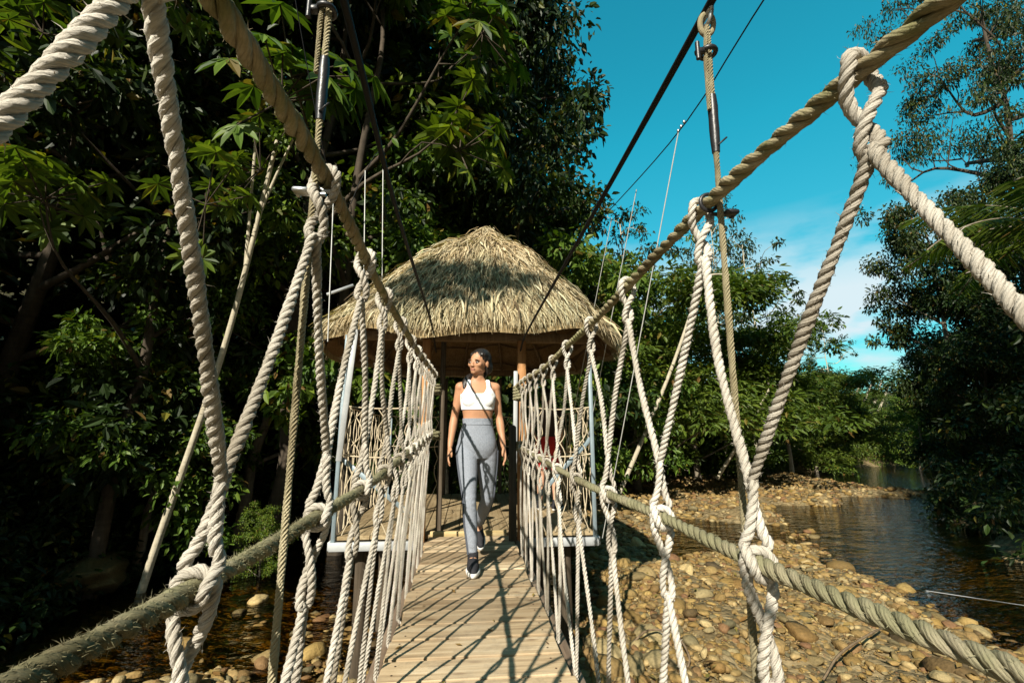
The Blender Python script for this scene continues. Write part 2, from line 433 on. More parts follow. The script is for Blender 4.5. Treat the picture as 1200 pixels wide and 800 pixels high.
# -- lacing: one rope over each hitch, twisted with its neighbours at every crossing
def lacing(Tf, Mf, s, Ty, My, dx):
    n = np.array([s, 0, 0.]); tt = np.array([0, 1., 0]); zz = np.array([0, 0, 1.])
    r = .0102
    def off(ph, rad): return rad * (math.cos(ph) * tt + math.sin(ph) * n)
    for i in range(1, len(Ty) - 1):
        T = Tf(Ty[i]); near = Ty[i] < 1.6
        jit = rng.normal(0, .012, 6)
        def leg(side):
            mj = My[i] if side > 0 else My[i - 1]
            M = Mf(mj); pts = []
            hT = .115 + .015 * jit[0] if abs(Ty[i] - .345) > .01 else .055
            Mx = (M[0] - T[0]) / (M[2] - T[2])
            p0, p1 = (math.pi / 2, 2 * math.pi) if side > 0 else (-math.pi / 2, math.pi)
            for u in np.linspace(0, 1, 8):
                dz = -(RT_ + .004) - hT * u
                rad = (RT_ + .007) * (1 - u) ** 3 + r * (1 - (1 - u) ** 3)
                pts.append(T + zz * dz + np.array([Mx * dz, 0, 0]) + off(p0 + (p1 - p0) * u, rad))
            h1 = .115 + .015 * jit[1 if side > 0 else 2]
            q0 = math.pi if side > 0 else 0.
            q1 = q0 + .5 * math.pi
            dxd = (M[0] - dx) / M[2]
            A = pts[-1]
            first = None
            J = []
            for u in np.linspace(0, 1, 8):
                dz = .028 + h1 * (1 - u)
                rad = r + (RM_ + .008 - r) * max(0, (u - .6) / .4) ** 1.5
                J.append(M + zz * dz - np.array([Mx * -dz, 0, 0]) * 1. + off(q0 + (q1 - q0) * u, rad))
            pts.append(A * .5 + J[0] * .5 + n * rng.normal(0, .006) + tt * rng.normal(0, .008))
            pts += J
            Rw = RM_ + RL_ - .001
            if side > 0:
                for ps in np.linspace(0, 2 * math.pi, 13):
                    pts.append(M + Rw * (-n * math.cos(ps) - zz * math.sin(ps)) + tt * (.024 * ps / (2 * math.pi) - .022))
            else:
                pts.append(M + n * (Rw + .002) + tt * .022)
            h2 = .18 + .02 * jit[3]
            for u in np.linspace(0.06, 1, 9):
                dz = -.024 - h2 * u
                rad = r + (RM_ + .008 - r) * max(0, (.4 - u) / .4) ** 1.5
                pts.append(M + zz * dz + np.array([dxd * dz, 0, 0]) + off(q1 + 1.5 * math.pi * u, rad))
            yd = Ty[i] + (.022 if side > 0 else -.022)
            D = np.array([dx, yd, 0.012])
            pts.append(pts[-1] * .5 + D * .5 + rng.normal(0, .006, 3))
            pts.append(D)
            pts.append(np.array([dx - s * .002, yd, -.035]))
            pts.append(np.array([dx - s * .03, yd, -.062]))
            return pts
        a = leg(-1)[::-1]; b = leg(1)
        over = [T + (RT_ + RL_ - .001) * (-n * math.cos(p) + zz * math.sin(p)) + tt * .006 * (p - 1.57) for p in np.linspace(.15, math.pi - .15, 7)]
        mb = MB()
        rope(mb, a + over + b, RL_, .047, 3, 10 if near else 6, 9 if near else 7, 420 if near else 0, .008, phase=rng.uniform(0, 6))
        part(mb, 'lacing_rope', M_LACE)
TyR = [-.83, -.4, .05, .467, .88, 1.35, 1.79, 2.25, 2.65, 3.0, 3.35, 3.68, 4.0, 4.3, 4.62, 4.9]
MyR = [-.62, -.2, .26, .765, 1.144, 1.578, 2.05, 2.48, 2.84, 3.19, 3.53, 3.86, 4.16, 4.47, 4.7]
TyL = [-.8, -.4, -.02, .345, .815, 1.22, 1.55, 1.97, 2.36, 2.69, 3.02, 3.38, 3.74, 4.08, 4.42, 4.7, 4.9]
MyL = [-.6, -.2, .20, .68, 1.08, 1.42, 1.80, 2.20, 2.53, 2.87, 3.2, 3.56, 3.92, 4.26, 4.55, 4.72]
lacing(TR, ML_R, 1, TyR[:-1], MyR, DR + .016)
lacing(TL, ML_L, -1, TyL[:-1], MyL, DL - .016)

# -- main cables and hangers
def cable_line(pts): return np.array(pts)
CR = [(.52, -1.8, 2.12), (.52, -.4, 2.02), (.52, .80, 1.985), (.525, 1.9, 1.975)] + [tuple(on_x(617, 390, .55))] + [(.585, 5.1, 1.96)]
CL = [(-.29, -1.8, 2.12), (-.29, -.4, 2.03), (-.29, .80, 1.99), (-.32, 1.9, 1.975)] + [tuple(on_x(505, 377, -.37))] + [(-.37, 5.1, 1.93)]
for P in (CR, CL):
    mb = MB(); mb.tube(curve(P, .08), .0092, 10)
    part(mb, 'main_cable', M_BLACK)

def torus_path(c, r, ax, a0=0, a1=2 * math.pi, n=20, sq=1.0):
    ax = np.asarray(ax, float); ax /= np.linalg.norm(ax)
    u = np.cross(ax, (0, 0, 1)); u = u / np.linalg.norm(u) if np.linalg.norm(u) > .1 else np.array([1., 0, 0])
    v = np.cross(ax, u)
    return np.array([np.asarray(c) + r * (math.cos(a) * u + sq * math.sin(a) * v) for a in np.linspace(a0, a1, n)])

def hanger(x0, x1, Y, z0, sgn, tape):
    top = np.array([x0, Y, z0]); bot = np.array([x1, Y + .05, -.12])
    h = tag(None, None) if False else None
    mb = MB()
    rope(mb, [top + (0, 0, -.035), top * .7 + bot * .3, top * .3 + bot * .7, bot], .0066, .046, 6, 6, 10, 0, spread=.66, srad=.36)
    hc = part(mb, 'suspender_cable', M_CABLE)
    mb = MB()       # the folded tail beside the eye
    rope(mb, [top + (-.006, -.006, -.05), top + (-.0125, -.004, -.13), top + (-.013, 0, -.25)], .0048, .04, 6, 5, 8, 0, spread=.66, srad=.36)
    mb.tube(torus_path(top + (0, 0, -.03), .016, (0, 1, .2), 0, 2 * math.pi, 18, 1.5), .0062, 8)
    part(mb, 'cable_eye', M_CABLE, hc)
    mb = MB()
    mb.tube(torus_path(top + (0, 0, .0), .019, (1, .2, 0), -.2, math.pi + .2, 14, 1.7), .0055, 8)
    mb.bar(top + (0, -.028, -.008), top + (0, .028, -.008), .011, .011, bev=.004)
    part(mb, 'shackle', M_STEEL, hc)
    mb = MB()       # wire clip with its nuts
    c = top + (-.004, 0, -.105)
    mb.tube(torus_path(c, .0165, (0, 0, 1), 0, 2 * math.pi, 18), .0055, 8)
    mb.bar(c + (-.032, -.006, -.006), c + (-.012, -.006, -.004), .016, .014)
    mb.tube([c + (-.03, -.012, -.03), c + (-.03, -.012, .012)], .005, 8)
    part(mb, 'wire_clip', M_TAPE, hc)
    mb = MB()
    a = top + (bot - top) * tape[0]; b = top + (bot - top) * tape[1]
    mb.tube(np.linspace(a, b, 6), [.0088, .0108, .0100, .0104, .0097, .008], 12)
    mb.bar(b + (0, -.01, .012), b + (.02, -.014, .03), .004, .004)
    part(mb, 'tape_sleeve', M_TAPE, hc)
    Tz = (TR if sgn > 0 else TL)(Y)
    mb = MB()       # clamp bolting the cable to the handrail
    c = np.array([x0 + (x1 - x0) * (z0 - Tz[2]) / z0, Y, Tz[2]])
    mb.box(c + (sgn * .022, .012, -.026), (.03, .024, .010), bev=.003)
    mb.tube([c + (sgn * -.02, .02, -.026), c + (sgn * .034, .02, -.026)], .0045, 8)
    mb.tube([c + (sgn * .027, .02, -.026), c + (sgn * .033, .02, -.026)], .0085, 6)
    mb.tube(torus_path(Tz + (0, .02, 0), RT_ + .004, (0, 1, .05)), .0042, 8)
    part(mb, 'cable_clamp', M_TAPE if sgn > 0 else M_STEEL, hc)
hanger(.522, .51, .825, 1.985, 1, (.10, .165))
hanger(-.296, -.300, .805, 1.99, -1, (.10, .165))

# rope ends wound round the entry posts
def coil(c, r, turns, pitch, R):
    a = np.linspace(0, turns * 2 * math.pi, int(turns * 14))
    P = np.stack([c[0] + r * np.cos(a), c[1] + r * np.sin(a), c[2] + pitch * a / (2 * math.pi)], 1)
    mb = MB(); rope(mb, P, R, .08, 3, 8, 9, 500, .012); return mb
for c, tn in (((.54, 4.83, 1.38), 4.), ((-.345, 4.83, 1.44), 2.2), ((.53, 4.80, .86), 2.2), ((-.345, 4.83, .98), 2.)):
    part(coil(c, .055, tn + .8, .031, .015), 'end_wrapping', M_MOSS)
# ------------------------------------------------------------------ thatched hut on its platform
HC = np.array([.03, 6.75, 0.])
AX, AY = 1.93, 2.02
hut = tag(empty('thatched_hut', tuple(HC)), 'open sided hut with shaggy straw roof standing on a plank platform over the stream', 'hut')
def hpart(mb, name, mat, parent=hut, smooth=True): return part(mb, name, mat, parent, HC, smooth)

def roofR(th):
    p = 3.2
    return 1 / (abs(np.cos(th)) ** p + abs(np.sin(th)) ** p) ** (1 / p)
def roofP(th, t, d=0.):
    rr = roofR(th)
    tr = t
    z = 4.12 + .09 * np.exp(-(t / .13) ** 2) - 1.88 * (.72 * t + .28 * t ** 2.6) + .05 * np.exp(-((t - .45) / .13) ** 2) + .05 * np.sin(5 * th + 1) * t + .035 * np.sin(11 * th) * t + d
    ro = (1 - .5 * (1 - t) ** 3)      # the blunt crown is rounder
    r2 = rr * tr + (1 - tr) * tr * (1 - rr) * .6
    w = 1 + .022 * np.sin(7 * th + 2) + .015 * np.sin(17 * th)
    ax = .16 * (1 - t)
    return np.stack([HC[0] + .05 + ax + AX * r2 * w * np.cos(th), HC[1] + AY * r2 * w * np.sin(th), z], -1)

M_STRAW = mat_leaf('straw', [(.17, .115, .065), (.38, .285, .185), (.53, .42, .29), (.64, .53, .385), (.27, .19, .115), (.74, .645, .505), (.09, .06, .036)], .12, .7, spec=.2)
M_STRAWB = mat_wood('straw_base', (.20, .14, .07), (.36, .27, .14), (.50, .40, .23), 2, 1.4, .95)
M_REED = mat_wood('reed_lining', (.12, .068, .028), (.25, .15, .065), (.36, .235, .11), 2, 2.2, .9)
M_POLE = mat_wood('brown_pole', (.10, .06, .03), (.19, .12, .06), (.27, .18, .10), 2, 1.5, .8)
M_POST = mat_wood('orange_brown_post', (.30, .14, .05), (.44, .22, .085), (.55, .30, .13), 2, 1.2, .65)
M_DPOST = mat_wood('dark_old_post', (.045, .036, .024), (.085, .066, .045), (.14, .11, .08), 2, 1.2, .9)
M_BLUE = mat_plain('pale_blue_steel', (.22, .28, .31), .5, .1, .1, 40)
M_WHITE = mat_plain('white_painted_steel', (.37, .385, .39), .55, 0., .15, 30, .15)
M_FLOOR = mat_wood('platform_plank', (.20, .14, .07), (.33, .25, .14), (.44, .35, .21), 1, 1., .8, .3)
M_YEL = mat_wood('yellow_board', (.42, .30, .12), (.58, .45, .22), (.68, .56, .32), 0, 1., .7)
M_NET = mat_plain('thin_net_rope', (.50, .42, .29), .85, 0, .5, 300, spec=.2)

# base shell
th = np.linspace(0, 2 * math.pi, 121); tt = np.linspace(0.0, 1, 26)
TH, TT = np.meshgrid(th, tt)
V = roofP(TH, TT)
V[..., 2] -= .03
mb = MB(); mb.add(V.reshape(-1, 3), [grid_faces(26, 121)[:, ::-1]])
V2 = roofP(TH[-1:], TT[-1:]).repeat(2, 0); V2[0, :, 2] -= .03; V2[1, :, 2] -= .15
mb.add(V2.reshape(-1, 3), [grid_faces(2, 121)[:, ::-1]])
roof = hpart(mb, 'roof', M_STRAWB)
# reeds seen from below
V = roofP(TH, TT * .985); V[..., 2] -= .13
mb = MB(); mb.add(V.reshape(-1, 3), [grid_faces(26, 121)])
hpart(mb, 'reed_ceiling', M_REED, roof)
# straw blades
def straw(n, tlo, thi, lo, hi, lift, droop, w0=.005, w1=.011):
    m = int(n * 1.9)
    u = rng.uniform(tlo ** 2, thi ** 2, m) ** .5; t_ = rng.uniform(0, 2 * math.pi, m)
    keep = rng.uniform(0, 1, m) < roofR(t_) ** 2 / 1.55
    keep = keep & (rng.uniform(0, 1, m) < np.where(np.sin(t_) > .35, .45, 1))
    u = u[keep][:n]; t_ = t_[keep][:n]; n = len(u)
    P0 = roofP(t_, u); P1 = roofP(t_, u + .02); Pt = roofP(t_ + .02, u)
    d = P1 - P0; d /= np.linalg.norm(d, axis=1)[:, None]
    s_ = Pt - P0; s_ /= np.linalg.norm(s_, axis=1)[:, None]
    nn = np.cross(s_, d); nn *= np.sign(nn[:, 2:3])
    d = d + s_ * rng.normal(0, .22, n)[:, None] + nn * rng.normal(.05, .09, n)[:, None]
    d /= np.linalg.norm(d, axis=1)[:, None]
    L = rng.uniform(lo, hi, n)[:, None]; w = rng.uniform(w0, w1, n)[:, None]
    P0 = P0 + nn * (rng.uniform(-.02, lift, n)[:, None]) - d * L * .4
    tip = d * L + np.array([0, 0, -1.]) * L * droop + rng.normal(0, .012, (n, 3))
    mid = d * L * .55 + nn * L * rng.uniform(-.02, .10, n)[:, None]
    tw = s_ + nn * rng.normal(0, .6, n)[:, None]
    V = np.stack([P0 - tw * w * .5, P0 + tw * w * .5, P0 + mid + tw * w * .5, P0 + mid - tw * w * .5, P0 + tip + tw * w * .15, P0 + tip - tw * w * .15], 1)
    b = np.arange(n) * 6
    return V.reshape(-1, 3), np.concatenate([np.stack([b, b + 1, b + 2, b + 3], 1), np.stack([b + 3, b + 2, b + 4, b + 5], 1)])
mb = MB()
for a in ((44000, .03, 1.0, .10, .30, .045, .06, .004, .012), (9000, .90, 1.0, .12, .26, .05, .30), (2200, .97, 1.0, .08, .18, -.01, .5), (2600, .1, .99, .2, .42, .10, .03, .005, .02), (1500, .02, .25, .15, .3, .06, .02)):
    v, f_ = straw(*a); mb.add(v, [f_])
hpart(mb, 'thatch_straw', M_STRAW, roof, False)

# poles under the roof
def ring(t, dz, r, name):
    a = np.linspace(0, 2 * math.pi, 60)
    P = roofP(a, np.full_like(a, t)); P[:, 2] = P[:, 2] + dz
    mb = MB(); mb.tube(P, r, 7, False); hpart(mb, name, M_POLE)
for t_ in (.62, .8, .93): ring(t_, -.165, .014, 'batten')
for k in range(16):
    a = k / 16 * 2 * math.pi + .1
    P = roofP(np.full(6, a), np.linspace(.04, .97, 6)); P[:, 2] -= .2
    mb = MB(); mb.tube(P, .022, 7); hpart(mb, 'rafter', M_POLE)

PX0, PX1, PY0, PY1 = -1.36, 1.40, 5.15, 8.40
# ring beams on the posts
for a, b in (((PX0, PY0 + .01), (PX1, PY0 + .01)), ((PX0, PY1), (PX1, PY1)), ((PX0, PY0), (PX0, PY1)), ((PX1, PY0), (PX1, PY1))):
    mb = MB(); mb.bar((*a, 2.12), (*b, 2.12), .08, .10); hpart(mb, 'ring_beam', M_POLE)
# the two entry posts carry the bridge
for x in (-.475, .60):
    mb = MB(); mb.bar((x, PY0 - .02, -1.9), (x, PY0 - .02, 2.08), .095, .095, (0, 1, 0), .008); hpart(mb, 'entry_post', M_POST)
mb = MB(); mb.bar((.515, PY0 - .10, .62), (.525, PY0 - .10, 1.72), .045, .03, (0, 1, 0), .003); hpart(mb, 'white_upright', M_WHITE)
mb = MB(); mb.bar((.465, 4.76, -1.9), (.46, 4.76, 1.12), .075, .075, (0, 1, 0), .02); hpart(mb, 'mooring_post', M_DPOST)
mb = MB(); mb.bar((-.455, 4.74, -1.9), (-.455, 4.74, 1.02), .09, .09, (0, 1, 0), .02); hpart(mb, 'mooring_post', M_DPOST)
for x, y in ((-.30, 5.35), (-.40, 8.3), (.58, 8.3)):
    mb = MB(); mb.bar((x, y, -1.9), (x, y, 2.6 if y < 6 else 2.0), .06, .06, (0, 1, 0), .008); hpart(mb, 'inner_post', M_DPOST)
for x in (PX0, PX1):
    for y in (PY0, PY1):
        mb = MB(); mb.bar((x, y, -.15 if y < 6 else -2.), (x, y, 2.12), .042, .042, (0, 1, 0), .004); hpart(mb, 'steel_post', M_BLUE)
# a white leaning brace on the left, blue braces on the right
a, b = on_y(419, 372, 4.98), on_y(397, 540, 5.06)
mb = MB(); mb.bar(a, b, .06, .03, (0, 1, 0)); hpart(mb, 'white_brace', M_WHITE)
for x0, x1 in ((PX1, PX1 - .8), (PX0, PX0 + .8)):
    mb = MB(); mb.bar((x0, PY0 + .05, .78 if x0 < 0 else .98), (x1, PY0 + .05, .16), .012, .05, (0, 0, 1), .003); hpart(mb, 'diagonal_brace', M_BLUE)
# platform
n = 15
for k in range(n):
    x = PX0 + (k + .5) * (PX1 - PX0) / n
    mb = MB(); mb.box((x, (PY0 + PY1) / 2, -.03 + rng.normal(0, .0015)), ((PX1 - PX0) / n - .009, PY1 - PY0 - .02, .04), bev=.004)
    hpart(mb, 'floor_plank', M_FLOOR, smooth=False)
mb = MB(); mb.box((.03, PY0 - .045, -.005), (.80, .055, .075), bev=.005); hpart(mb, 'threshold_board', M_YEL)
for a, b in (((PX0 - .03, PY0 - .015), (-.46, PY0 - .015)), ((.66, PY0 - .015), (PX1 + .03, PY0 - .015)), ((PX0, PY1 + .02), (PX1, PY1 + .02)), ((PX0 - .03, PY0), (PX0 - .03, PY1)), ((PX1 + .03, PY0), (PX1 + .03, PY1))):
    mb = MB(); mb.bar((*a, -.105), (*b, -.105), .05, .085); hpart(mb, 'edge_beam', M_WHITE)
for y in (5.9, 6.75, 7.6):
    mb = MB(); mb.box((0, y, -.12), (PX1 - PX0 - .1, .08, .12)); hpart(mb, 'floor_joist', M_DPOST)

for x, y in ((-1.1, 5.35), (1.1, 5.35), (-1.1, 8.2), (1.1, 8.2), (-1.1, 6.75), (1.1, 6.75)):
    mb = MB(); mb.tube([(x, y, -2.2), (x + .01, y, -1.2), (x, y, -.15)], .07, 10); hpart(mb, 'stilt', M_DPOST)
# net railings round the platform
def net(a, b, zs=(.81, 1.33), r=.0062):
    a = np.array([*a, 0.]); b = np.array([*b, 0.]); L = np.linalg.norm(b - a)
    for z in zs:
        mb = MB(); P = np.array([a + (b - a) * u + (0, 0, z - .03 * math.sin(math.pi * u)) for u in np.linspace(0, 1, 9)])
        mb.tube(P, r * 1.2, 6); hpart(mb, 'rail_rope', M_NET)
    m = max(2, int(L / .24)); lv = [0.0, zs[0] * .5, zs[0], (zs[0] + zs[1]) / 2, zs[1]]
    mb = MB()
    for k in range(m):
        for o in (0, 1):
            P = []
            for j, z in enumerate(lv):
                u = (k + (.5 if (j + o) % 2 else 0.) + .25) / m
                u = min(1, u)
                P.append(a + (b - a) * u + (rng.normal(0, .006), rng.normal(0, .012), z - (.03 * math.sin(math.pi * u) if z > 0 else 0)))
            mb.tube(curve(P, .06), r * .9, 5)
    hpart(mb, 'rope_netting', M_NET)
net((.66, PY0), (PX1, PY0)); net((PX0, PY0), (-.46, PY0))
net((PX1, PY0), (PX1, PY1)); net((PX0, PY0), (PX0, PY1)); net((PX0, PY1), (-.4, PY1)); net((.58, PY1), (PX1, PY1))

# thin outer wires with their hanger rods (they hold the platform corners)
M_WIRE = mat_plain('pale_wire', (.55, .55, .52), .5, .3, 0, 30)
wl = on_y(895, 0, 2.35); w2 = on_y(795, 155, 3.5); w3 = on_y(700, 262, 5.6)
mb = MB(); mb.tube(curve([wl + (wl - w2) * 2.5, wl, w2, w3, w3 + (w3 - w2) * .8], .3), .0055, 6)
ow = hpart(mb, 'outer_cable', M_BLACK)
mb = MB()
for u in (0, .045, .09):
    c = w2 + (wl - w2) * u; mb.box(c + (0, 0, .012), (.02, .02, .03), bev=.004)
hpart(mb, 'cable_clip', M_STEEL, ow)
def alongw(px, py):
    best = min((on_y(px, py, y) for y in np.linspace(2.5, 6, 80)), key=lambda p: min(np.linalg.norm(p - (w2 + (w3 - w2) * u)) for u in np.linspace(0, 1, 60)))
    return best
for top, bot in ((w2, on_y(706, 630, 5.12)), (alongw(746, 222), (PX1 + .03, 6.4, -.1)), (alongw(717, 255), (PX1 + .03, 7.6, -.1))):
    mb = MB(); mb.tube(np.linspace(np.array(top), np.array(bot), 4), .0052, 6); hpart(mb, 'hanger_rod', M_WIRE)
for (x0, y0), (x1, y1), Y in (((449, 178), (447, 420), 5.8), ((428, 200), (425, 420), 5.35), ((391, 225), (384, 400), 4.95)):
    mb = MB(); mb.tube(np.linspace(on_y(x0, y0, Y), on_y(x1, y1, Y), 3), .0055, 6); hpart(mb, 'hanger_rod', M_WIRE)
mb = MB(); mb.tube(curve([on_y(300, -260, 3.2), on_y(391, 225, 4.95), on_y(428, 200, 5.35), on_y(449, 178, 5.8), on_y(475, 225, 8.)], .3), .005, 6); hpart(mb, 'outer_cable', M_BLACK)
mb = MB(); mb.bar(on_y(383, 345, 4.95), on_y(414, 334, 5.1), .02, .03, bev=.003); hpart(mb, 'roof_bracket', M_WHITE)
# ------------------------------------------------------------------ people
def ell(mb, c, r, rot=None, n=14, mi=0):
    u = np.linspace(0, math.pi, n); v = np.linspace(0, 2 * math.pi, 2 * n + 1)
    U, Vv = np.meshgrid(u, v, indexing='ij')
    P = np.stack([np.sin(U) * np.cos(Vv), np.sin(U) * np.sin(Vv), np.cos(U)], -1).reshape(-1, 3) * np.asarray(r)
    if rot is not None: P = P @ np.asarray(rot).T
    return mb.add(P + np.asarray(c), [grid_faces(n, 2 * n + 1)], mi=mi)

def loft(mb, rings, n=28, flat=2.0):
    """rings: (cx,cy,cz,rx,ry) stacked in z"""
    rings = np.array(rings, float)
    L = np.concatenate([[0], np.cumsum(np.linalg.norm(np.diff(rings[:, :3], axis=0), axis=1))])
    k = max(8, int(L[-1] / .012))
    # smooth interpolation of every column
    s = np.linspace(0, L[-1], k)
    Q = curve_cols(rings, L, s)
    a = np.linspace(0, 2 * math.pi, n + 1)
    ca, sa = np.cos(a), np.sin(a)
    e = 2 / flat
    cx = np.sign(ca) * abs(ca) ** e; sy = np.sign(sa) * abs(sa) ** e
    V = np.stack([Q[:, 0:1] + Q[:, 3:4] * cx, Q[:, 1:2] + Q[:, 4:5] * sy, np.repeat(Q[:, 2:3], n + 1, 1)], -1)
    mb.add(V.reshape(-1, 3), [grid_faces(k, n + 1)])
    for i, fl in ((0, True), (k - 1, False)):
        q = np.array([[j, j + 1, n + 1] for j in range(n)])
        mb.add(np.concatenate([V[i], V[i].mean(0)[None]]), [q[:, ::-1] if fl else q])
    return mb
def curve_cols(R, L, s):
    """monotone-ish cubic through every column"""
    m = np.gradient(R, L, axis=0)
    out = np.zeros((len(s), R.shape[1]))
    i = np.clip(np.searchsorted(L, s) - 1, 0, len(L) - 2)
    h = (L[i + 1] - L[i])[:, None]; t = ((s - L[i])[:, None]) / h
    return ((2 * t ** 3 - 3 * t ** 2 + 1) * R[i] + (t ** 3 - 2 * t ** 2 + t) * h * m[i] + (-2 * t ** 3 + 3 * t ** 2) * R[i + 1] + (t ** 3 - t ** 2) * h * m[i + 1])

def limb(mb, pts, rad, n=18, step=.01):
    pts = np.array(pts, float); rad = np.array(rad, float)
    L = np.concatenate([[0], np.cumsum(np.linalg.norm(np.diff(pts, axis=0), axis=1))])
    s = np.linspace(0, L[-1], max(6, int(L[-1] / step)))
    Q = curve_cols(np.concatenate([pts, rad[:, None]], 1), L, s)
    mb.tube(Q[:, :3], np.maximum(Q[:, 3], .002), n)
    ell(mb, pts[0], [rad[0]] * 3, n=8); ell(mb, pts[-1], [rad[-1]] * 3, n=8)
    return mb

def remesh(mb, vox, smooth=6, fac=.5):
    me = mesh('tmp', np.concatenate(mb.V), mb.F)
    o = bpy.data.objects.new('tmp', me); COL.objects.link(o)
    r = o.modifiers.new('r', 'REMESH'); r.mode = 'VOXEL'; r.voxel_size = vox; r.use_smooth_shade = True
    if smooth:
        s = o.modifiers.new('s', 'SMOOTH'); s.iterations = smooth; s.factor = fac
    dg = bpy.context.evaluated_depsgraph_get(); dg.update()
    out = bpy.data.meshes.new_from_object(o.evaluated_get(dg))
    bpy.data.objects.remove(o); bpy.data.meshes.remove(me)
    V = np.zeros(len(out.vertices) * 3); out.vertices.foreach_get('co', V)
    q = [list(p.vertices) for p in out.polygons]
    bpy.data.meshes.remove(out)
    F = [np.array([x for x in q if len(x) == 4])]
    t = [x for x in q if len(x) == 3]
    if t: F.append(np.array(t))
    return V.reshape(-1, 3), F

def mat_skin(name, c):
    t = NT(name); ob = t.coord('Object')
    col = t.ramp(t.noise(ob, 12, 4), [(.3, tuple(x * .9 for x in c)), (.7, tuple(min(1, x * 1.08) for x in c))])
    m = t.fin(col, .55, t.bump(t.noise(ob, 160, 3), .15, .002), Specular_IOR_Level=.4)
    t.b.inputs['Subsurface Weight'].default_value = .06
    t.b.inputs['Subsurface Radius'].default_value = (.012, .005, .003)
    return m
M_SKIN = mat_skin('tan_skin', (.42, .215, .118))
M_SKIN2 = mat_skin('light_skin', (.50, .29, .19))
M_LIP = mat_plain('lips', (.34, .135, .10), .4, spec=.4)
M_EYEW = mat_plain('eye_white', (.62, .58, .54), .25)
M_DARK = mat_plain('eye_and_brow_dark', (.014, .010, .008), .4)
def mat_hair():
    t = NT('black_hair'); ob = t.coord('Object')
    n = t.noise(t.mapping(ob, (160, 30, 30)), 1., 4)
    return t.fin(t.ramp(n, [(.3, (.007, .005, .004)), (.7, (.022, .016, .013))]), .38, t.bump(n, .6, .006), Specular_IOR_Level=.4)
M_HAIR = mat_hair()
def mat_knit(name, c0, c1):
    t = NT(name); ob = t.coord('Object')
    n = t.noise(t.mapping(ob, (420, 420, 90)), 1., 3, .7)
    fold = t.noise(t.mapping(ob, (9, 9, 16)), 1., 3)
    return t.fin(t.ramp(n, [(.35, c0), (.65, c1)]), .8, t.bump(fold, .3, .01, t.bump(n, .2, .001)), Specular_IOR_Level=.2)
M_LEG = mat_knit('grey_marl_leggings', (.165, .182, .215), (.28, .305, .35))
M_LEGD = mat_knit('dark_side_stripe', (.05, .055, .07), (.09, .10, .12))
M_BRA = mat_knit('white_sports_top', (.76, .76, .76), (.84, .84, .84))
M_SHOE = mat_knit('black_shoe_mesh', (.010, .010, .012), (.035, .035, .04))
M_SOLE = mat_plain('white_sole', (.70, .69, .66), .6)
M_RED = mat_knit('red_cloth', (.42, .018, .018), (.55, .035, .03))
M_DKSHIRT = mat_knit('dark_shirt', (.035, .022, .018), (.07, .045, .035))

def norm0(a): return a / (np.linalg.norm(a, axis=1)[:, None] + 1e-9)
def rotz(a): return np.array(Matrix.Rotation(a, 3, 'Z'))
def roty(a): return np.array(Matrix.Rotation(a, 3, 'Y'))

def hand(mb, w, d, s, curl=.35, face=0.0):
    """w wrist, d unit direction of the forearm, s +1 left of body / -1 right; palm faces the thigh"""
    d = np.asarray(d, float); d /= np.linalg.norm(d)
    inn = np.array([-s, 0, 0.]); inn -= d * (inn @ d); inn /= np.linalg.norm(inn)   # palm normal
    fw = np.cross(d, inn) * (1 if s > 0 else -1)
    if fw[1] > 0: fw = -fw                                                            # thumb side faces forward
    inn, fw = math.cos(face) * inn + math.sin(face) * np.array([0, 1., 0]), fw
    c = np.asarray(w) + d * .045
    B = np.stack([fw, inn, d], 1)
    ell(mb, c, (.034, .0145, .052), B, 10)
    ell(mb, np.asarray(w) + d * .02, (.025, .017, .035), B, 8)
    for k, (o, L) in enumerate(((.027, .070), (.0095, .080), (-.0085, .075), (-.026, .058))):
        b = c + fw * o + d * .030
        P = [b]
        dirn = d + fw * (o * 3.2)
        for j, f_ in enumerate((.45, .32, .23)):
            dirn = dirn + inn * curl * (.55 + .5 * j); dirn /= np.linalg.norm(dirn)
            P.append(P[-1] + dirn * L * f_ * 1.05)
        limb(mb, P, [.0092, .0086, .008, .0066], 10, .006)
    b = np.asarray(w) + d * .022 + fw * .024 + inn * .006
    limb(mb, [b, b + d * .026 + fw * .018 + inn * .010, b + d * .052 + fw * .022 + inn * .018, b + d * .070 + fw * .016 + inn * .02], [.013, .011, .0095, .0075], 10, .006)

def head_parts(mb, C, R):
    """C = centre of the neck top; R rotation of the head; -y is the face"""
    def T(p): return np.asarray(C) + R @ np.asarray(p, float)
    E_ = lambda c, r, rot=None: ell(mb, T(c), r, R if rot is None else R @ rot, 14)
    E_((0, .022, .118), (.071, .088, .080))          # cranium
    E_((0, -.018, .078), (.0585, .066, .078))        # face
    E_((0, -.030, .036), (.046, .050, .040))         # jaw
    E_((0, -.067, .012), (.022, .018, .016))         # chin
    for s in (-1, 1):
        E_((s * .037, -.052, .072), (.024, .022, .022))   # cheek bone
        E_((s * .030, -.0735, .103), (.024, .010, .008))  # brow ridge
        E_((s * .040, -.005, .035), (.014, .035, .020))
        E_((s * .071, .018, .082), (.008, .018, .030))    # ear
        E_((s * .0105, -.092, .056), (.0075, .009, .007)) # nostril
    limb(mb, [T((0, -.078, .098)), T((0, -.090, .078)), T((0, -.0945, .061))], [.0085, .0088, .0098], 10, .004)
    E_((0, -.0805, .036), (.021, .0105, .0065)); E_((0, -.0785, .0255), (.019, .0105, .007))
    return T

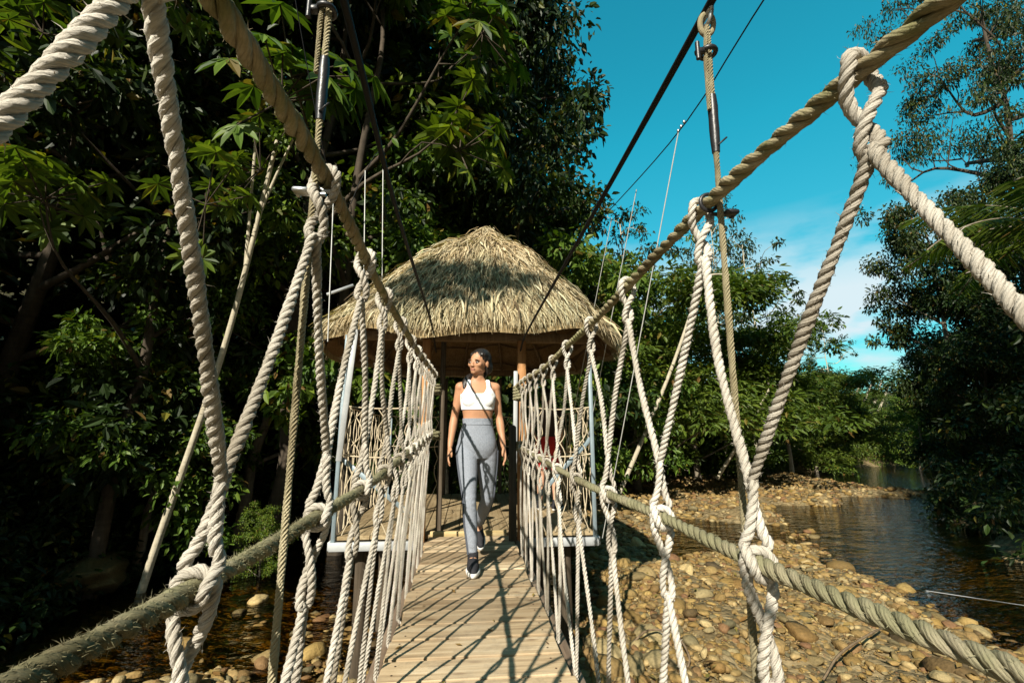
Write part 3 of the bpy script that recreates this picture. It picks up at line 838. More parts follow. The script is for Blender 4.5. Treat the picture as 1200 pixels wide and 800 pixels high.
def face_details(F, T, R):
    """material-1.. details joined into the body mesh: lips, eyes, brows"""
    E_ = lambda c, r, mi, rot=None: ell(F, T(c), r, R if rot is None else R @ rot, 10, mi)
    E_((0, -.0835, .0362), (.0205, .0085, .0042), 1); E_((0, -.082, .0268), (.0185, .0085, .0052), 1)
    for s in (-1, 1):
        E_((s * .031, -.0735, .0855), (.0140, .0092, .0048), 2)
        E_((s * .031, -.0805, .0855), (.0062, .004, .0060), 3)
        ro = roty(s * .08)
        E_((s * .031, -.0800, .0915), (.0165, .0055, .0020), 3, ro)
        E_((s * .032, -.0835, .1045), (.0195, .0045, .0028), 3, roty(s * .12))
        E_((s * .0085, -.097, .0535), (.0035, .003, .0022), 3)

def person(name, loc, rz, label, pose, top, bottom, skin, group=None):
    root = tag(empty(name, loc, rz), label, 'person', group)
    p = pose
    vox = .0052
    def torso(mb, g=0.0, z0=.76, z1=1.43):
        R = [(.0, .012, .78, .125, .085), (0, .012, .84, .150, .106), (0, .010, .90, .153, .110), (0, .004, .97, .138, .098), (0, -.004, 1.05, .118, .083), (0, -.006, 1.10, .116, .080), (0, -.004, 1.16, .126, .087),
             (0, .0, 1.23, .138, .094), (0, .006, 1.30, .142, .090), (0, .012, 1.345, .140, .074), (0, .014, 1.38, .105, .056), (0, .014, 1.405, .065, .05), (0, .012, 1.43, .05, .048)]
        R = np.array(R); zz = np.clip(R[:, 2], z0, z1)
        Rr = [r for r in R if z0 - .001 <= r[2] <= z1 + .001]
        def at(z): return [np.interp(z, R[:, 2], R[:, j]) for j in range(5)]
        if Rr[0][2] > z0 + .004 and z0 > R[0, 2]: Rr = [at(z0)] + Rr
        if Rr[-1][2] < z1 - .004 and z1 < R[-1, 2]: Rr = Rr + [at(z1)]
        Rr = np.array(Rr); Rr[:, 3:] += g
        loft(mb, Rr, 36, 2.25)
    def bust(mb, g=0.):
        if p.get('bust', True):
            for s in (-1, 1): ell(mb, (s * .062, -.060, 1.238), (.062 + g, .044 + g, .060 + g))
    def legs(mb, g=0., cut=0.0):
        for s in (-1, 1):
            hip, kn, an = [np.array(q, float) for q in p['leg'][s]]
            rad = [.085, .081, .066, .050, .046, .0495, .048, .037, .031]
            th = [0, .25, .6, .93, 1.0]; ca = [.10, .28, .42, .75, 1.0]
            P = [hip * (1 - u) + kn * u for u in th] + [kn * (1 - u) + an * u + np.array([0, .012 * math.sin(math.pi * min(1, u * 1.3)), 0]) for u in ca[1:]]
            r_ = np.array(rad[:len(P)])
            if cut:
                P = np.array(P); L = np.concatenate([[0], np.cumsum(np.linalg.norm(np.diff(P, axis=0), axis=1))])
                sx = np.linspace(0, L[-1] * cut, 12)
                r_ = np.interp(sx, L, r_); P = np.stack([np.interp(sx, L, P[:, j]) for j in range(3)], 1)
            mbt = mb
            r2 = r_ + g
            if cut:       # a clean hem: no round end
                L = np.concatenate([[0], np.cumsum(np.linalg.norm(np.diff(P, axis=0), axis=1))])
                mbt.tube(curve(P, .012), np.interp(np.linspace(0, 1, len(curve(P, .012))), np.linspace(0, 1, len(r2)), r2), 22)
                ell(mbt, P[0], [r2[0]] * 3)
            else: limb(mbt, P, r2, 22)
    A = MB()
    torso(A); bust(A); legs(A, -.006 if bottom == 'leggings' else 0.)
    limb(A, [(0, .014, 1.37), (p['neck'][0] * .5, .004, 1.43), (p['neck'][0], -.006, 1.505)], [.054, .045, .044], 20)
    for s in (-1, 1):   # shoulders, arms, hands
        sh, el, wr = [np.array(q, float) for q in p['arm'][s]]
        ell(A, sh + (-s * .010, .004, -.006), (.047, .045, .048))
        limb(A, [sh + (-s * .07, .008, .012), sh], [.045, .045], 16)
        up = [sh * (1 - u) + el * u for u in (0, .3, .65, 1.)]; lo = [el * (1 - u) + wr * u for u in (.25, .6, 1.)]
        limb(A, up + lo, [.041, .038, .0335, .031, .033, .027, .0215], 18)
        hand(A, wr, wr - el * .92 - sh * .08 + (0, p.get('handfw', -.015), 0), s, p.get('curl', .22))
    for s in (-1, 1):   # bare feet stand-in inside the shoes
        an = np.array(p['leg'][s][2], float)
        limb(A, [an, an + np.array(p['foot'][s]) * .05 - (0, 0, .04)], [.033, .03], 12)
    Rh = 1.07 * rotz(p['yaw']) @ np.array(Matrix.Rotation(p.get('tilt', 0.), 3, 'Y'))
    T = head_parts(A, (p['neck'][0], -.004, 1.452), Rh)
    V, F = remesh(A, vox, 5)
    B = MB(); B.add(V, F)
    face_details(B, T, Rh)
    body = B.build('body', [skin, M_LIP, M_EYEW, M_DARK], root)
    # hair
    H = MB()
    def E_(c, r, rot=None): ell(H, T(c), r, Rh if rot is None else Rh @ rot, 16)
    E_((0, .031, .126), (.078, .092, .083))
    for s in (-1, 1):
        E_((s * .040, .012, .150), (.036, .060, .034), roty(s * .5))
        E_((s * .066, .036, .112), (.014, .036, .044))
        E_((s * .050, .060, .065), (.032, .045, .055))
    if p.get('tail', True):
        N0 = np.asarray(T((0, 0, 0)))
        for q_, r_ in (((.015, .075, .01), (.055, .035, .06)), ((.0, .082, -.05), (.062, .028, .06)), ((-.03, .085, -.11), (.055, .022, .06))): ell(H, N0 + q_, r_, None, 14)
        E_((0, .095, .07), (.04, .035, .045))
        limb(H, [T((0, .10, .06)), T((-.02, .085, .0)), np.array(T((0, 0, 0))) + (-.075, .03, -.03), np.array(T((0, 0, 0))) + (-.105, .0, -.075), np.array(T((0, 0, 0))) + (-.112, -.03, -.115)], [.034, .036, .034, .030, .014], 14)
    V, F = remesh(H, .0035, 4)
    c0 = np.asarray(T((0, .02, .11))); q = (V - c0) @ Rh / 1.14
    rad = norm0(V - c0)
    wv = np.sin(q[:, 0] * 420 + q[:, 1] * 60) * .6 + np.sin(q[:, 0] * 910 - q[:, 2] * 120 + 1) * .4
    V = V + rad * (wv * .0016 - .003 * np.exp(-(q[:, 0] - .012) ** 2 / .00003) * (q[:, 1] < .04))[:, None]
    B = MB(); B.add(V, F); B.build('hair', M_HAIR, root)
    # clothes
    if top == 'bra':
        K = MB(); torso(K, .0055, 1.168, 1.292); bust(K, .0055)
        ell(K, (0, -.062, 1.232), (.07, .036, .055))
        for s in (-1, 1):
            P = curve([(s * .088, -.085, 1.262), (s * .084, -.088, 1.30), (s * .080, -.072, 1.345), (s * .078, -.02, 1.3985), (s * .075, .04, 1.385), (s * .06, .088, 1.32), (s * .05, .09, 1.26)], .012)
            for a, b in zip(P[:-1], P[1:]): ell(K, (a + b) / 2, (.021, .011, .011), None, 8)
            limb(K, [(s * .080, -.080, 1.345), (s * .064, -.088, 1.30), (s * .040, -.095, 1.272), (s * .012, -.094, 1.262)], [.016, .017, .016, .014], 12)
            limb(K, [(s * .118, -.055, 1.27), (s * .10, -.074, 1.305), (s * .088, -.076, 1.33)], [.025, .02, .016], 12)
        V, F = remesh(K, .005, 16); B = MB(); B.add(V, F); tp = B.build('sports_top', M_BRA, root)
        W = MB(); R = [(0, -.003, 1.163, .133, .094), (0, -.003, 1.178, .136, .0965), (0, -.002, 1.19, .137, .0965)]
        loft(W, R, 40, 2.25); W.build('hem_band', M_BRA, tp)
    else:
        K = MB(); torso(K, .012, .93, 1.41)
        for s in (-1, 1):
            sh, el, wr = [np.array(q, float) for q in p['arm'][s]]
            limb(K, [sh + (-s * .06, 0, .0), sh, sh * .5 + el * .5], [.06, .056, .055], 16)
        V, F = remesh(K, .007, 5); B = MB(); B.add(V, F); B.build('shirt', M_DKSHIRT, root)
    if bottom == 'leggings':
        K = MB(); torso(K, .004, .77, 1.085); legs(K, .002, .955)
        V, F = remesh(K, .0052, 4)
        z_ = V[:, 2]; am = np.exp(-((z_ - .47) / .07) ** 2) + np.exp(-((z_ - .16) / .07) ** 2) + .6 * np.exp(-((z_ - .80) / .05) ** 2) + .05
        V[:, 1] += .0009 * am * np.sin(z_ * 150 + V[:, 0] * 70 + 1.5 * np.sin(V[:, 0] * 90)); V[:, 0] += .0006 * am * np.sin(z_ * 118 + V[:, 1] * 50)
        B = MB(); B.add(V, F); lg = B.build('leggings', M_LEG, root)
        # dark stripe down the outer seam
        for s in (-1, 1):
            hip, kn, an = [np.array(q, float) for q in p['leg'][s]]
            P = []
            for u, r in ((.02, .091), (.3, .0855), (.6, .074), (.93, .058)): P.append(hip * (1 - u) + kn * u + np.array([s, -.35, 0]) / 1.06 * (r - .003))
            for u, r in ((.25, .0565), (.45, .054), (.75, .043), (.93, .039)): P.append(kn * (1 - u) + an * u + np.array([s, -.35, 0]) / 1.06 * (r - .002) + (0, .012 * math.sin(math.pi * min(1, u * 1.3)), 0))
            S = MB(); S.tube(curve(P, .02), .0085, 8); S.build('side_stripe', M_LEGD, lg)
        S = MB(); loft(S, [(0, -.006, 1.045, .1245, .0895), (0, -.006, 1.06, .122, .0875), (0, -.006, 1.094, .1225, .087)], 40, 2.25); S.build('waistband', M_LEG, lg)
    else:
        K = MB(); torso(K, .014, .77, 1.0); legs(K, .022, .40)
        V, F = remesh(K, .007, 4); B = MB(); B.add(V, F); B.build('shorts', M_RED, root)
    # shoes
    for s in (-1, 1):
        an = np.array(p['leg'][s][2], float); tv = np.array(p['foot'][s], float); heel_up = p.get('heel', {}).get(s, 0.)
        f = tv / np.linalg.norm(tv)
        up = np.cross(np.array([1., 0, 0]), f); up *= np.sign(up[2]) or 1
        B3 = np.stack([np.cross(up, -f), f, up], 1)     # x, forward, up
        base = an - up * .075
        def L(x, y, z): return base + B3 @ np.array([x, y, z])
        U = MB()
        limb(U, [L(0, -.045, .045), L(0, .03, .042), L(0, .11, .034), L(0, .165, .026)], [.040, .043, .040, .028], 16)
        limb(U, [L(0, -.012, .05), L(0, -.008, .10)], [.040, .041], 16)
        ell(U, L(0, .06, .028), (.046, .11, .03), B3)
        V, F = remesh(U, .005, 4)
        z = (V - base) @ up
        V = V + np.outer(np.maximum(0, .010 - z), up)
        B = MB(); B.add(V, F); sh = B.build('shoe', M_SHOE, root)
        a = np.linspace(0, 2 * math.pi, 29); yy = .062 + .135 * np.cos(a); w = .043 * (1 + .18 * np.cos(a) - .12 * np.cos(2 * a))
        S = MB(); rows = []
        for h, g in ((-.006, -.004), (.0, .002), (.016, .0045), (.024, .0)):
            rows.append([L((ww + g) * math.sin(q), y_ + g * math.cos(q), h) for q, y_, ww in zip(a, yy, w)])
        rows = np.array(rows); S.add(rows.reshape(-1, 3), [grid_faces(4, 29)])
        for i in (0, 3):
            S.add(np.concatenate([rows[i], rows[i].mean(0)[None]]), [np.array([[j, j + 1, 29] for j in range(28)])])
        S.build('sole', M_SOLE, sh)
    return root

# the walking woman
pw = dict(yaw=-.66, tilt=.05, neck=(.0, 0),
          leg={-1: ((-.082, .0, .85), (-.062, -.145, .475), (-.034, -.185, .088)),
               1: ((.082, .02, .85), (.090, .05, .46), (.045, .33, .215))},
          foot={-1: (-.05, -1, -.02), 1: (.10, -1, -.72)},
          arm={-1: ((-.143, .015, 1.345), (-.186, .05, 1.10), (-.218, -.02, .875)),
               1: ((.143, .015, 1.345), (.182, .035, 1.10), (.205, -.06, .875))})
woman = person('person', (.083, 3.98, .004), .06, 'woman in white sports top and grey leggings walking towards us over the plank deck', pw, 'bra', 'leggings', M_SKIN)
woman.scale = (1.06,) * 3
# the visitor half hidden behind the net
pv = dict(yaw=.9, neck=(0, 0), bust=False, tail=False, curl=.4,
          leg={-1: ((-.085, .0, .85), (-.10, -.06, .47), (-.11, .0, .088)), 1: ((.085, .0, .85), (.10, -.02, .47), (.11, .04, .088))},
          foot={-1: (-.2, -1, 0), 1: (.2, -1, 0)},
          arm={-1: ((-.175, .015, 1.352), (-.22, .06, 1.10), (-.17, -.12, .96)), 1: ((.175, .015, 1.352), (.22, .05, 1.10), (.19, -.10, .93))})
vis = person('person', (1.13, 6.55, -.008), 2.6, 'person in dark shirt and red shorts standing inside the hut behind the net', pv, 'shirt', 'shorts', M_SKIN2)
# ------------------------------------------------------------------ ground, stream, stones
WZ = -1.5
LB = np.array([(-70, -60), (-14, -30), (-7.5, -12), (-5.6, -2), (-5.7, 4), (-6.3, 8.5), (-5.4, 12), (-2.5, 14.5), (2, 16.5), (7, 20), (13, 23.5), (21, 28), (29, 32), (40, 35), (60, 36), (140, 36)], float)
RB = np.array([(-60, -75), (-6, -30), (1, -12), (6, -6), (9.0, 0), (9.7, 5), (10.6, 9), (13.9, 13.2), (20, 18.6), (27.5, 24), (38, 27.5), (58, 28.5), (140, 28)], float)
BAR1 = np.array([(-5, 1), (-4.0, 5.0), (-2.2, 5.9), (-.6, 6.2), (1.1, 6.9), (2.4, 7.7), (4.4, 9.1), (6.6, 10.9), (7.7, 10.2), (7.2, 7.2), (6.7, 4.5), (6.1, 0), (4, -5), (-1, -8), (-6, -6)], float)
BAR2 = np.array([(2.6, 12.2), (6, 12.4), (8.5, 13.1), (10.6, 14.7), (14.5, 16.6), (18.5, 17.2), (20.5, 17.8), (19, 19.6), (18.5, 23), (19, 26.5), (12, 23.5), (6.5, 20.5), (2.5, 17.5), (1.5, 15)], float)
BAR3 = np.array([(-4.2, 7.6), (-3.4, 7.7), (-2.6, 8.3), (-3.0, 9.0), (-4.0, 9.4)], float)

def seg_d(P, A, closed=False):
    """signed distance of points to a polyline: positive on its left"""
    best = np.full(len(P), 1e9); sgn = np.ones(len(P))
    n = len(A)
    for i in range(n if closed else n - 1):
        a, b = A[i], A[(i + 1) % n]
        ab = b - a; ap = P - a
        u = np.clip((ap @ ab) / (ab @ ab), 0, 1)
        d = np.linalg.norm(ap - u[:, None] * ab, axis=1)
        cr = ab[0] * ap[:, 1] - ab[1] * ap[:, 0]
        up = d < best - 1e-9
        best = np.where(up, d, best); sgn = np.where(up, np.sign(cr), sgn)
    return best * sgn
def inside(P, A):
    c = np.zeros(len(P), bool); n = len(A)
    for i in range(n):
        (x1, y1), (x2, y2) = A[i], A[(i + 1) % n]
        t = ((y1 > P[:, 1]) != (y2 > P[:, 1])) & (P[:, 0] < (x2 - x1) * (P[:, 1] - y1) / (y2 - y1 + 1e-12) + x1)
        c ^= t
    return np.where(c, 1., -1.) * abs(seg_d(P, A, True))
_ph = np.random.default_rng(3).uniform(0, 6.28, (40, 2)); _dr = np.random.default_rng(4).normal(0, 1, (40, 2))
def fbm(P, f0=.35, oct=5, gain=.55):
    s = 0; a = 1
    for o in range(oct):
        for j in range(4):
            k = (o * 4 + j) % 40
            d = _dr[k] / np.linalg.norm(_dr[k])
            s = s + a * .5 * np.sin((P @ d) * f0 * 2 ** o * (1 + .2 * j) * 2 + _ph[k, 0] + 1.3 * np.sin((P @ d[::-1]) * f0 * 2 ** o + _ph[k, 1]))
        a *= gain
    return s
def sstep(x, a, b):
    t = np.clip((x - a) / (b - a), 0, 1); return t * t * (3 - 2 * t)
def bar_mask(P):
    n = fbm(P, .5, 3) * .22
    return np.maximum(np.maximum(sstep(inside(P, BAR1) + n, -.7, .9), sstep(inside(P, BAR2) + n, -.7, 1.0)), .55 * sstep(inside(P, BAR3) + n, -.3, .9))
SHAL = np.array([(-4.5, 5), (-4, 8.5), (-1, 7.5), (1.5, 9), (2.6, 12.6), (8.5, 13.4), (9.6, 12), (8.2, 9.6), (7.2, 6), (6, 2)], float)
def ground(P):
    P = np.asarray(P, float)
    n = fbm(P, .5, 5)
    dl = seg_d(P, LB); dr = -seg_d(P, RB)
    bm = bar_mask(P)
    z = WZ - .26 + .05 * n - .3 * sstep(np.minimum(-dl, -dr), .5, 2.5) * (1 - sstep(inside(P, SHAL), -2.2, -.4)) * (1 - bm) + .18 * sstep(inside(P, SHAL) + .5 * fbm(P, .8, 3), -.6, .7) * (1 - bm) + bm * (.40 + .05 * n)
    z = z + .9 * sstep(dl, -.5, 1.6) + np.maximum(dl - .5, 0) * (.42 - .32 * sstep(P[:, 0], -3, 8)) * sstep(dl, 0, 5) + .12 * n * sstep(dl, 0, 3) - .0022 * np.clip(dl - 25, 0, 200) ** 1.6
    z = z + .8 * sstep(dr, -.3, 2.0) + np.maximum(dr - .5, 0) * .30 * sstep(dr, 0, 5) + .12 * n * sstep(dr, 0, 3) - .0022 * np.clip(dr - 20, 0, 200) ** 1.6
    return z
def gz(x, y): return float(ground(np.array([[x, y]]))[0])

def axis(lo, hi, fine0, fine1, st, grow=1.12):
    a = list(np.arange(fine0, fine1, st)); s = st
    while a[-1] < hi: s *= grow; a.append(a[-1] + s)
    s = st; b = []
    x = fine0
    while x > lo: s *= grow; x -= s; b.append(x)
    return np.array(b[::-1] + a)
gx = axis(-400, 500, -10, 26, .16); gy = axis(-400, 500, -4, 30, .16)
GX, GY = np.meshgrid(gx, gy)
PP = np.stack([GX.ravel(), GY.ravel()], 1)
Z = ground(PP)
near = (abs(PP[:, 0] - 5) < 20) & (PP[:, 1] < 32) & (PP[:, 1] > -5)
Z += np.where(near, .022 * fbm(PP, 4.5, 2), 0)
M_GROUND = NT('stream_bed_and_soil')
def _g(t):
    ob = t.coord('Object')
    big = t.noise(ob, .6, 4); fine = t.noise(ob, 9, 6, .7)
    vo = t.new('ShaderNodeTexVoronoi'); vo.inputs['Scale'].default_value = 9; t.link(ob, vo.inputs['Vector'])
    vo2 = t.new('ShaderNodeTexVoronoi'); vo2.inputs['Scale'].default_value = 22; t.link(ob, vo2.inputs['Vector'])
    sep = t.new('ShaderNodeSeparateColor'); t.link(vo.outputs['Color'], sep.inputs[0])
    peb = t.ramp(sep.outputs[0], [(0, (.10, .075, .035)), (.5, (.17, .125, .06)), (1, (.25, .19, .10))])
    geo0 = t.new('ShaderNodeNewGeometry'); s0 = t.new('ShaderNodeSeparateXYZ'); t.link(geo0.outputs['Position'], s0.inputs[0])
    channel_shade = t.ramp(t.math('ADD', t.math('MULTIPLY', t.math('ADD', s0.outputs[2], 2.0), 3.), t.math('MULTIPLY', big, .2)), [(.25, (.30, .27, .22)), (.75, (1, 1, 1))])
    peb = t.mix(1., peb, channel_shade, 'MULTIPLY')  # shade of the deep channel is put into the bed colour
    soil = t.ramp(fine, [(.3, (.035, .028, .014)), (.7, (.085, .065, .03))])
    geo = t.new('ShaderNodeNewGeometry'); s2 = t.new('ShaderNodeSeparateXYZ'); t.link(geo.outputs['Position'], s2.inputs[0])
    hi = t.ramp(t.math('ADD', t.math('MULTIPLY', t.math('ADD', s2.outputs[2], 1.25), 1.4), t.math('MULTIPLY', t.math('SUBTRACT', big, .5), .5)), [(.05, (0, 0, 0)), (.5, (1, 1, 1))])
    moss = t.ramp(t.noise(ob, 2.2, 5, .7), [(.45, (.05, .045, .022)), (.6, (.10, .095, .022))])
    bank = t.mix(.6, soil, moss)
    col = t.mix(hi, peb, bank)
    d = t.math('ADD', t.math('MULTIPLY', vo.outputs['Distance'], -1.), t.math('MULTIPLY', vo2.outputs['Distance'], -.4))
    return t.fin(col, .85, t.bump(d, .8, .05, t.bump(fine, .4, .02)), Specular_IOR_Level=.25)
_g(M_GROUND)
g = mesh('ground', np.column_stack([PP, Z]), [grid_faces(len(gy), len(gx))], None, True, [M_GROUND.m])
tag(obj('ground', g), kind='structure')

# stream
wx = axis(-120, 220, -8, 40, .5); wy = axis(-120, 220, -6, 45, .5)
WX, WY = np.meshgrid(wx, wy)
t = NT('stream_water')
ob = t.coord('Object')
r1 = t.noise(t.mapping(ob, (1.4, 3.0, 1), (0, 0, -.75)), 1.2, 4, .6, .5)
r2 = t.noise(t.mapping(ob, (5, 9, 1), (0, 0, -.7)), 1.2, 3)
nrm = t.bump(r2, .40, .03, t.bump(r1, .65, .10))
gl = t.new('ShaderNodeBsdfGlossy'); gl.inputs['Roughness'].default_value = .03; gl.inputs['Color'].default_value = (.9, .95, 1, 1); t.link(nrm, gl.inputs['Normal'])
tr = t.new('ShaderNodeBsdfTransparent'); tr.inputs['Color'].default_value = (.62, .49, .19, 1)
fr = t.new('ShaderNodeFresnel'); fr.inputs['IOR'].default_value = 1.33; t.link(nrm, fr.inputs['Normal'])
mx = t.new('ShaderNodeMixShader'); t.link(fr.outputs[0], mx.inputs[0]); t.link(tr.outputs[0], mx.inputs[1]); t.link(gl.outputs[0], mx.inputs[2])
t.link(mx.outputs[0], t.out.inputs['Surface'])
w = mesh('stream_water', np.column_stack([WX.ravel(), WY.ravel(), np.full(WX.size, WZ)]), [grid_faces(len(wy), len(wx))], None, True, [t.m])
tag(obj('stream_water', w), kind='structure')

# stones
def ico(sub):
    import bmesh
    bm = bmesh.new(); bmesh.ops.create_icosphere(bm, subdivisions=sub, radius=1.0)
    V = np.array([v.co[:] for v in bm.verts]); F = np.array([[v.index for v in f.verts] for f in bm.faces]); bm.free()
    return V, F
def stones_mesh(C, S, sub, r):
    V0, F0 = ico(sub); n = len(C); nv = len(V0)
    D = np.ones((n, nv))
    for k in range(7):
        ax = r.normal(0, 1, (n, 3)); ax /= np.linalg.norm(ax, axis=1)[:, None]
        h = np.einsum('nk,vk->nv', ax, V0)
        cut = r.uniform(.38, .8, n)[:, None]
        D = np.minimum(D, np.where(h > cut, cut / np.maximum(h, 1e-3), 1)) if k < 5 else D * (1 + .08 * np.sin(3 * h + r.uniform(0, 6, n)[:, None]))
    a = r.uniform(0, 2 * np.pi, n); sc = np.stack([r.uniform(.8, 1.35, n), r.uniform(.65, 1.0, n), r.uniform(.38, .7, n)], 1) * S[:, None]
    P = V0[None] * D[..., None] * sc[:, None]
    tl = r.normal(0, .25, n)
    y2 = P[..., 1] * np.cos(tl)[:, None] - P[..., 2] * np.sin(tl)[:, None]; z2 = P[..., 1] * np.sin(tl)[:, None] + P[..., 2] * np.cos(tl)[:, None]
    x3 = P[..., 0] * np.cos(a)[:, None] - y2 * np.sin(a)[:, None]; y3 = P[..., 0] * np.sin(a)[:, None] + y2 * np.cos(a)[:, None]
    P = np.stack([x3, y3, z2], -1) + C[:, None]
    return P.reshape(-1, 3), (F0[None] + (np.arange(n) * nv)[:, None, None]).reshape(-1, 3)
def mat_stone(name, cols):
    t = NT(name)
    ge = t.new('ShaderNodeNewGeometry'); ob = t.coord('Object')
    col = t.ramp(ge.outputs['Random Per Island'], [(i / (len(cols) - 1), c) for i, c in enumerate(cols)])
    n = t.noise(ob, 26, 5, .65)
    col = t.mix(1., col, t.ramp(n, [(.3, (.62, .6, .55)), (.7, (1.15, 1.1, 1.02))]), 'MULTIPLY')
    s2 = t.new('ShaderNodeSeparateXYZ'); t.link(ge.outputs['Position'], s2.inputs[0])
    wet = t.ramp(t.math('ADD', t.math('MULTIPLY', t.math('ADD', s2.outputs[2], -WZ), 9.), t.math('MULTIPLY', n, .4)), [(.12, (.62, .53, .34)), (.5, (1, 1, 1))])
    col = t.mix(1., col, wet, 'MULTIPLY')
    return t.fin(col, .75, t.bump(n, .8, .02), Specular_IOR_Level=.3)
M_STONE = mat_stone('river_pebbles', [(.12, .08, .03), (.25, .165, .05), (.19, .13, .05), (.34, .24, .085), (.17, .09, .045), (.27, .19, .075), (.10, .09, .05), (.44, .35, .18), (.22, .135, .045), (.07, .052, .027)])
sr = np.random.default_rng(11)
def scatter(n, x0, x1, y0, y1, prob, smin, smax, pw):
    P = np.column_stack([sr.uniform(x0, x1, n), sr.uniform(y0, y1, n)])
    k = sr.uniform(0, 1, n) < prob(P)
    P = P[k]; S = smin + (smax - smin) * sr.uniform(0, 1, len(P)) ** pw
    z = ground(P)
    return np.column_stack([P, z + S * sr.uniform(-.05, .28, len(P))]), S
def pr(P):
    b = bar_mask(P)
    lane = (seg_d(P, LB) < .8) & (-seg_d(P, RB) < .8)
    return np.where(lane, np.clip(.12 + 1.1 * b + .60 * (inside(P, SHAL) > -.3), 0, 1), 0) * (.35 + .65 * sstep(fbm(P, .9, 3), -.9, .3))
mbs = MB()
for a, sub in (((46000, -7, 9, 3.2, 12, pr, .02, .095, 2.4), 2), ((3200, -7, 9, -4, 3.2, pr, .05, .13, 2.), 1), ((15000, 1, 23, 12, 27, pr, .05, .17, 2.0), 1), ((2600, -7, 16, 3, 22, pr, .09, .19, 2.0), 2), ((60000, -3.5, 8, 3.6, 8.6, pr, .010, .026, 1.5), 1), ((140, -4, 8, 4, 11, pr, .16, .26, 1.5), 2)):
    C, S = scatter(*a)
    v, f_ = stones_mesh(C, S, sub, sr); mbs.add(v, [f_])
pb = mbs.build('river_stones', M_STONE, None)
tag(pb, 'ochre cobbles and pebbles of the stream bars', kind='stuff')

# larger single stones one can point at
def rock(px, py, s, label, mat=M_STONE, z=.12, sub=3, name='river_rock'):
    p = on_z(px, py, WZ + .05)
    zb = max(gz(p[0], p[1]), WZ - .05)
    v, f_ = stones_mesh(np.zeros((1, 3)), np.array([s]), sub, sr)
    if s > .5:
        for fq, am in ((3., .10), (7., .055), (16., .03)):
            v = v * (1 + am * (np.sin(v[:, :1] * fq + v[:, 1:2] * fq * .7 + 1) + np.sin(v[:, 2:] * fq * 1.6 - v[:, :1] * fq * .5)) )
    o = MB().add(v, [f_]).build(name, mat, None, True, (p[0], p[1], zb + s * z))
    tag(o, label, 'rock', 'larger rocks of the stream'); return o
M_PALE = mat_stone('pale_rock', [(.40, .30, .14), (.46, .36, .18)])
M_MROCK = mat_stone('mossy_rock', [(.075, .062, .022), (.105, .08, .03)])
rock(306, 699, .185, 'rounded ochre rock in the shallow left of the bridge, behind the grey cable', M_PALE, .3)
rock(282, 712, .13, 'small dark rock just left of the rounded ochre rock', M_MROCK)
rock(749, 637, .23, 'pale rock at the water edge below the right handrail knot', M_PALE)
rock(765, 637, .15, 'small pale stone touching the pale rock at the water edge', M_PALE)
rock(805, 673, .17, 'broad tan stone in the shallows behind the right hanging cable', M_PALE)
rock(40, 632, 1.05, 'big mossy boulder at the foot of the dark left bank', M_MROCK, .5, 6)
rock(95, 690, .75, 'low mossy boulder in front of the big one on the left bank', M_MROCK, .3, 6)
rock(1055, 745, .26, 'flat grey slab among the cobbles at lower right', M_STONE, .15)
rock(1105, 770, .22, 'pale stone at the lower right water edge', M_PALE, .15)

# dead twigs among the stones
M_TWIG = mat_bark('dead_twig', (.10, .07, .04), (.22, .16, .10))
for pts, lab in ((((742, 752), (760, 738), (790, 742), (808, 770), (800, 790)), 'curved dead branch lying on the cobbles right of the deck'), (((965, 795), (985, 765), (1020, 742), (1035, 735)), 'thin dead branch on the cobbles at lower right')):
    P = np.array([on_z(a, b, -1.28 + .10 * math.sin(i)) for i, (a, b) in enumerate(pts)])
    m_ = MB(); m_.tube(curve(P, .06), .012, 6)
    tag(m_.build('dead_branch', M_TWIG), lab, 'branch')
# the pale line across the stream at right
P = [on_y(975, 672, 9.0), on_y(1030, 683, 8.2), on_y(1200, 709, 6.2), on_y(1420, 742, 4.6)]
m_ = MB(); m_.tube(curve(P, .3), .006, 5)
tag(m_.build('guy_wire', M_WIRE), 'thin pale wire stretched low over the stream at right', 'wire')
# fallen leaves on the stones
def litter(n, x0, x1, y0, y1, deck=False):
    P = np.column_stack([sr.uniform(x0, x1, n), sr.uniform(y0, y1, n)])
    if not deck: P = P[bar_mask(P) > .45]
    n = len(P)
    z = np.full(n, .004) if deck else ground(P) + sr.uniform(.03, .09, n)
    A = np.column_stack([sr.normal(0, 1, (n, 2)), sr.normal(0, .02 if deck else .2, n)]); A /= np.linalg.norm(A, axis=1)[:, None]
    S = np.cross(A, np.column_stack([sr.normal(0, .3, (n, 2)), np.ones(n)])); S /= np.linalg.norm(S, axis=1)[:, None]
    L = sr.uniform(.012, .03, n)[:, None] if deck else sr.uniform(.03, .085, n)[:, None]; c = np.column_stack([P, z]); u = np.array([0, 0, 1.])
    V = np.stack([c - A * L, c + S * L * .38 + u * L * .15, c + A * L + u * L * .2, c - S * L * .38 + u * L * .12], 1).reshape(-1, 3)
    b = np.arange(n) * 4
    return V, np.concatenate([np.stack([b, b + 1, b + 2], 1), np.stack([b, b + 2, b + 3], 1)])
v, f_ = litter(3200, -5, 22, 2, 24)
v2, f2 = litter(34, -.36, .46, 1.2, 5.0, True)
v, f_ = np.concatenate([v, v2]), np.concatenate([f_, f2 + len(v)])
M_LIT_ = mat_leaf('dry_leaf', [(.10, .05, .02), (.20, .11, .035), (.28, .19, .07), (.16, .13, .03)], .1, .7)
tag(obj('leaf_litter', mesh('leaf_litter', v, [f_], None, False, [M_LIT_])), 'dry fallen leaves scattered on the stony bars and the deck', kind='stuff')
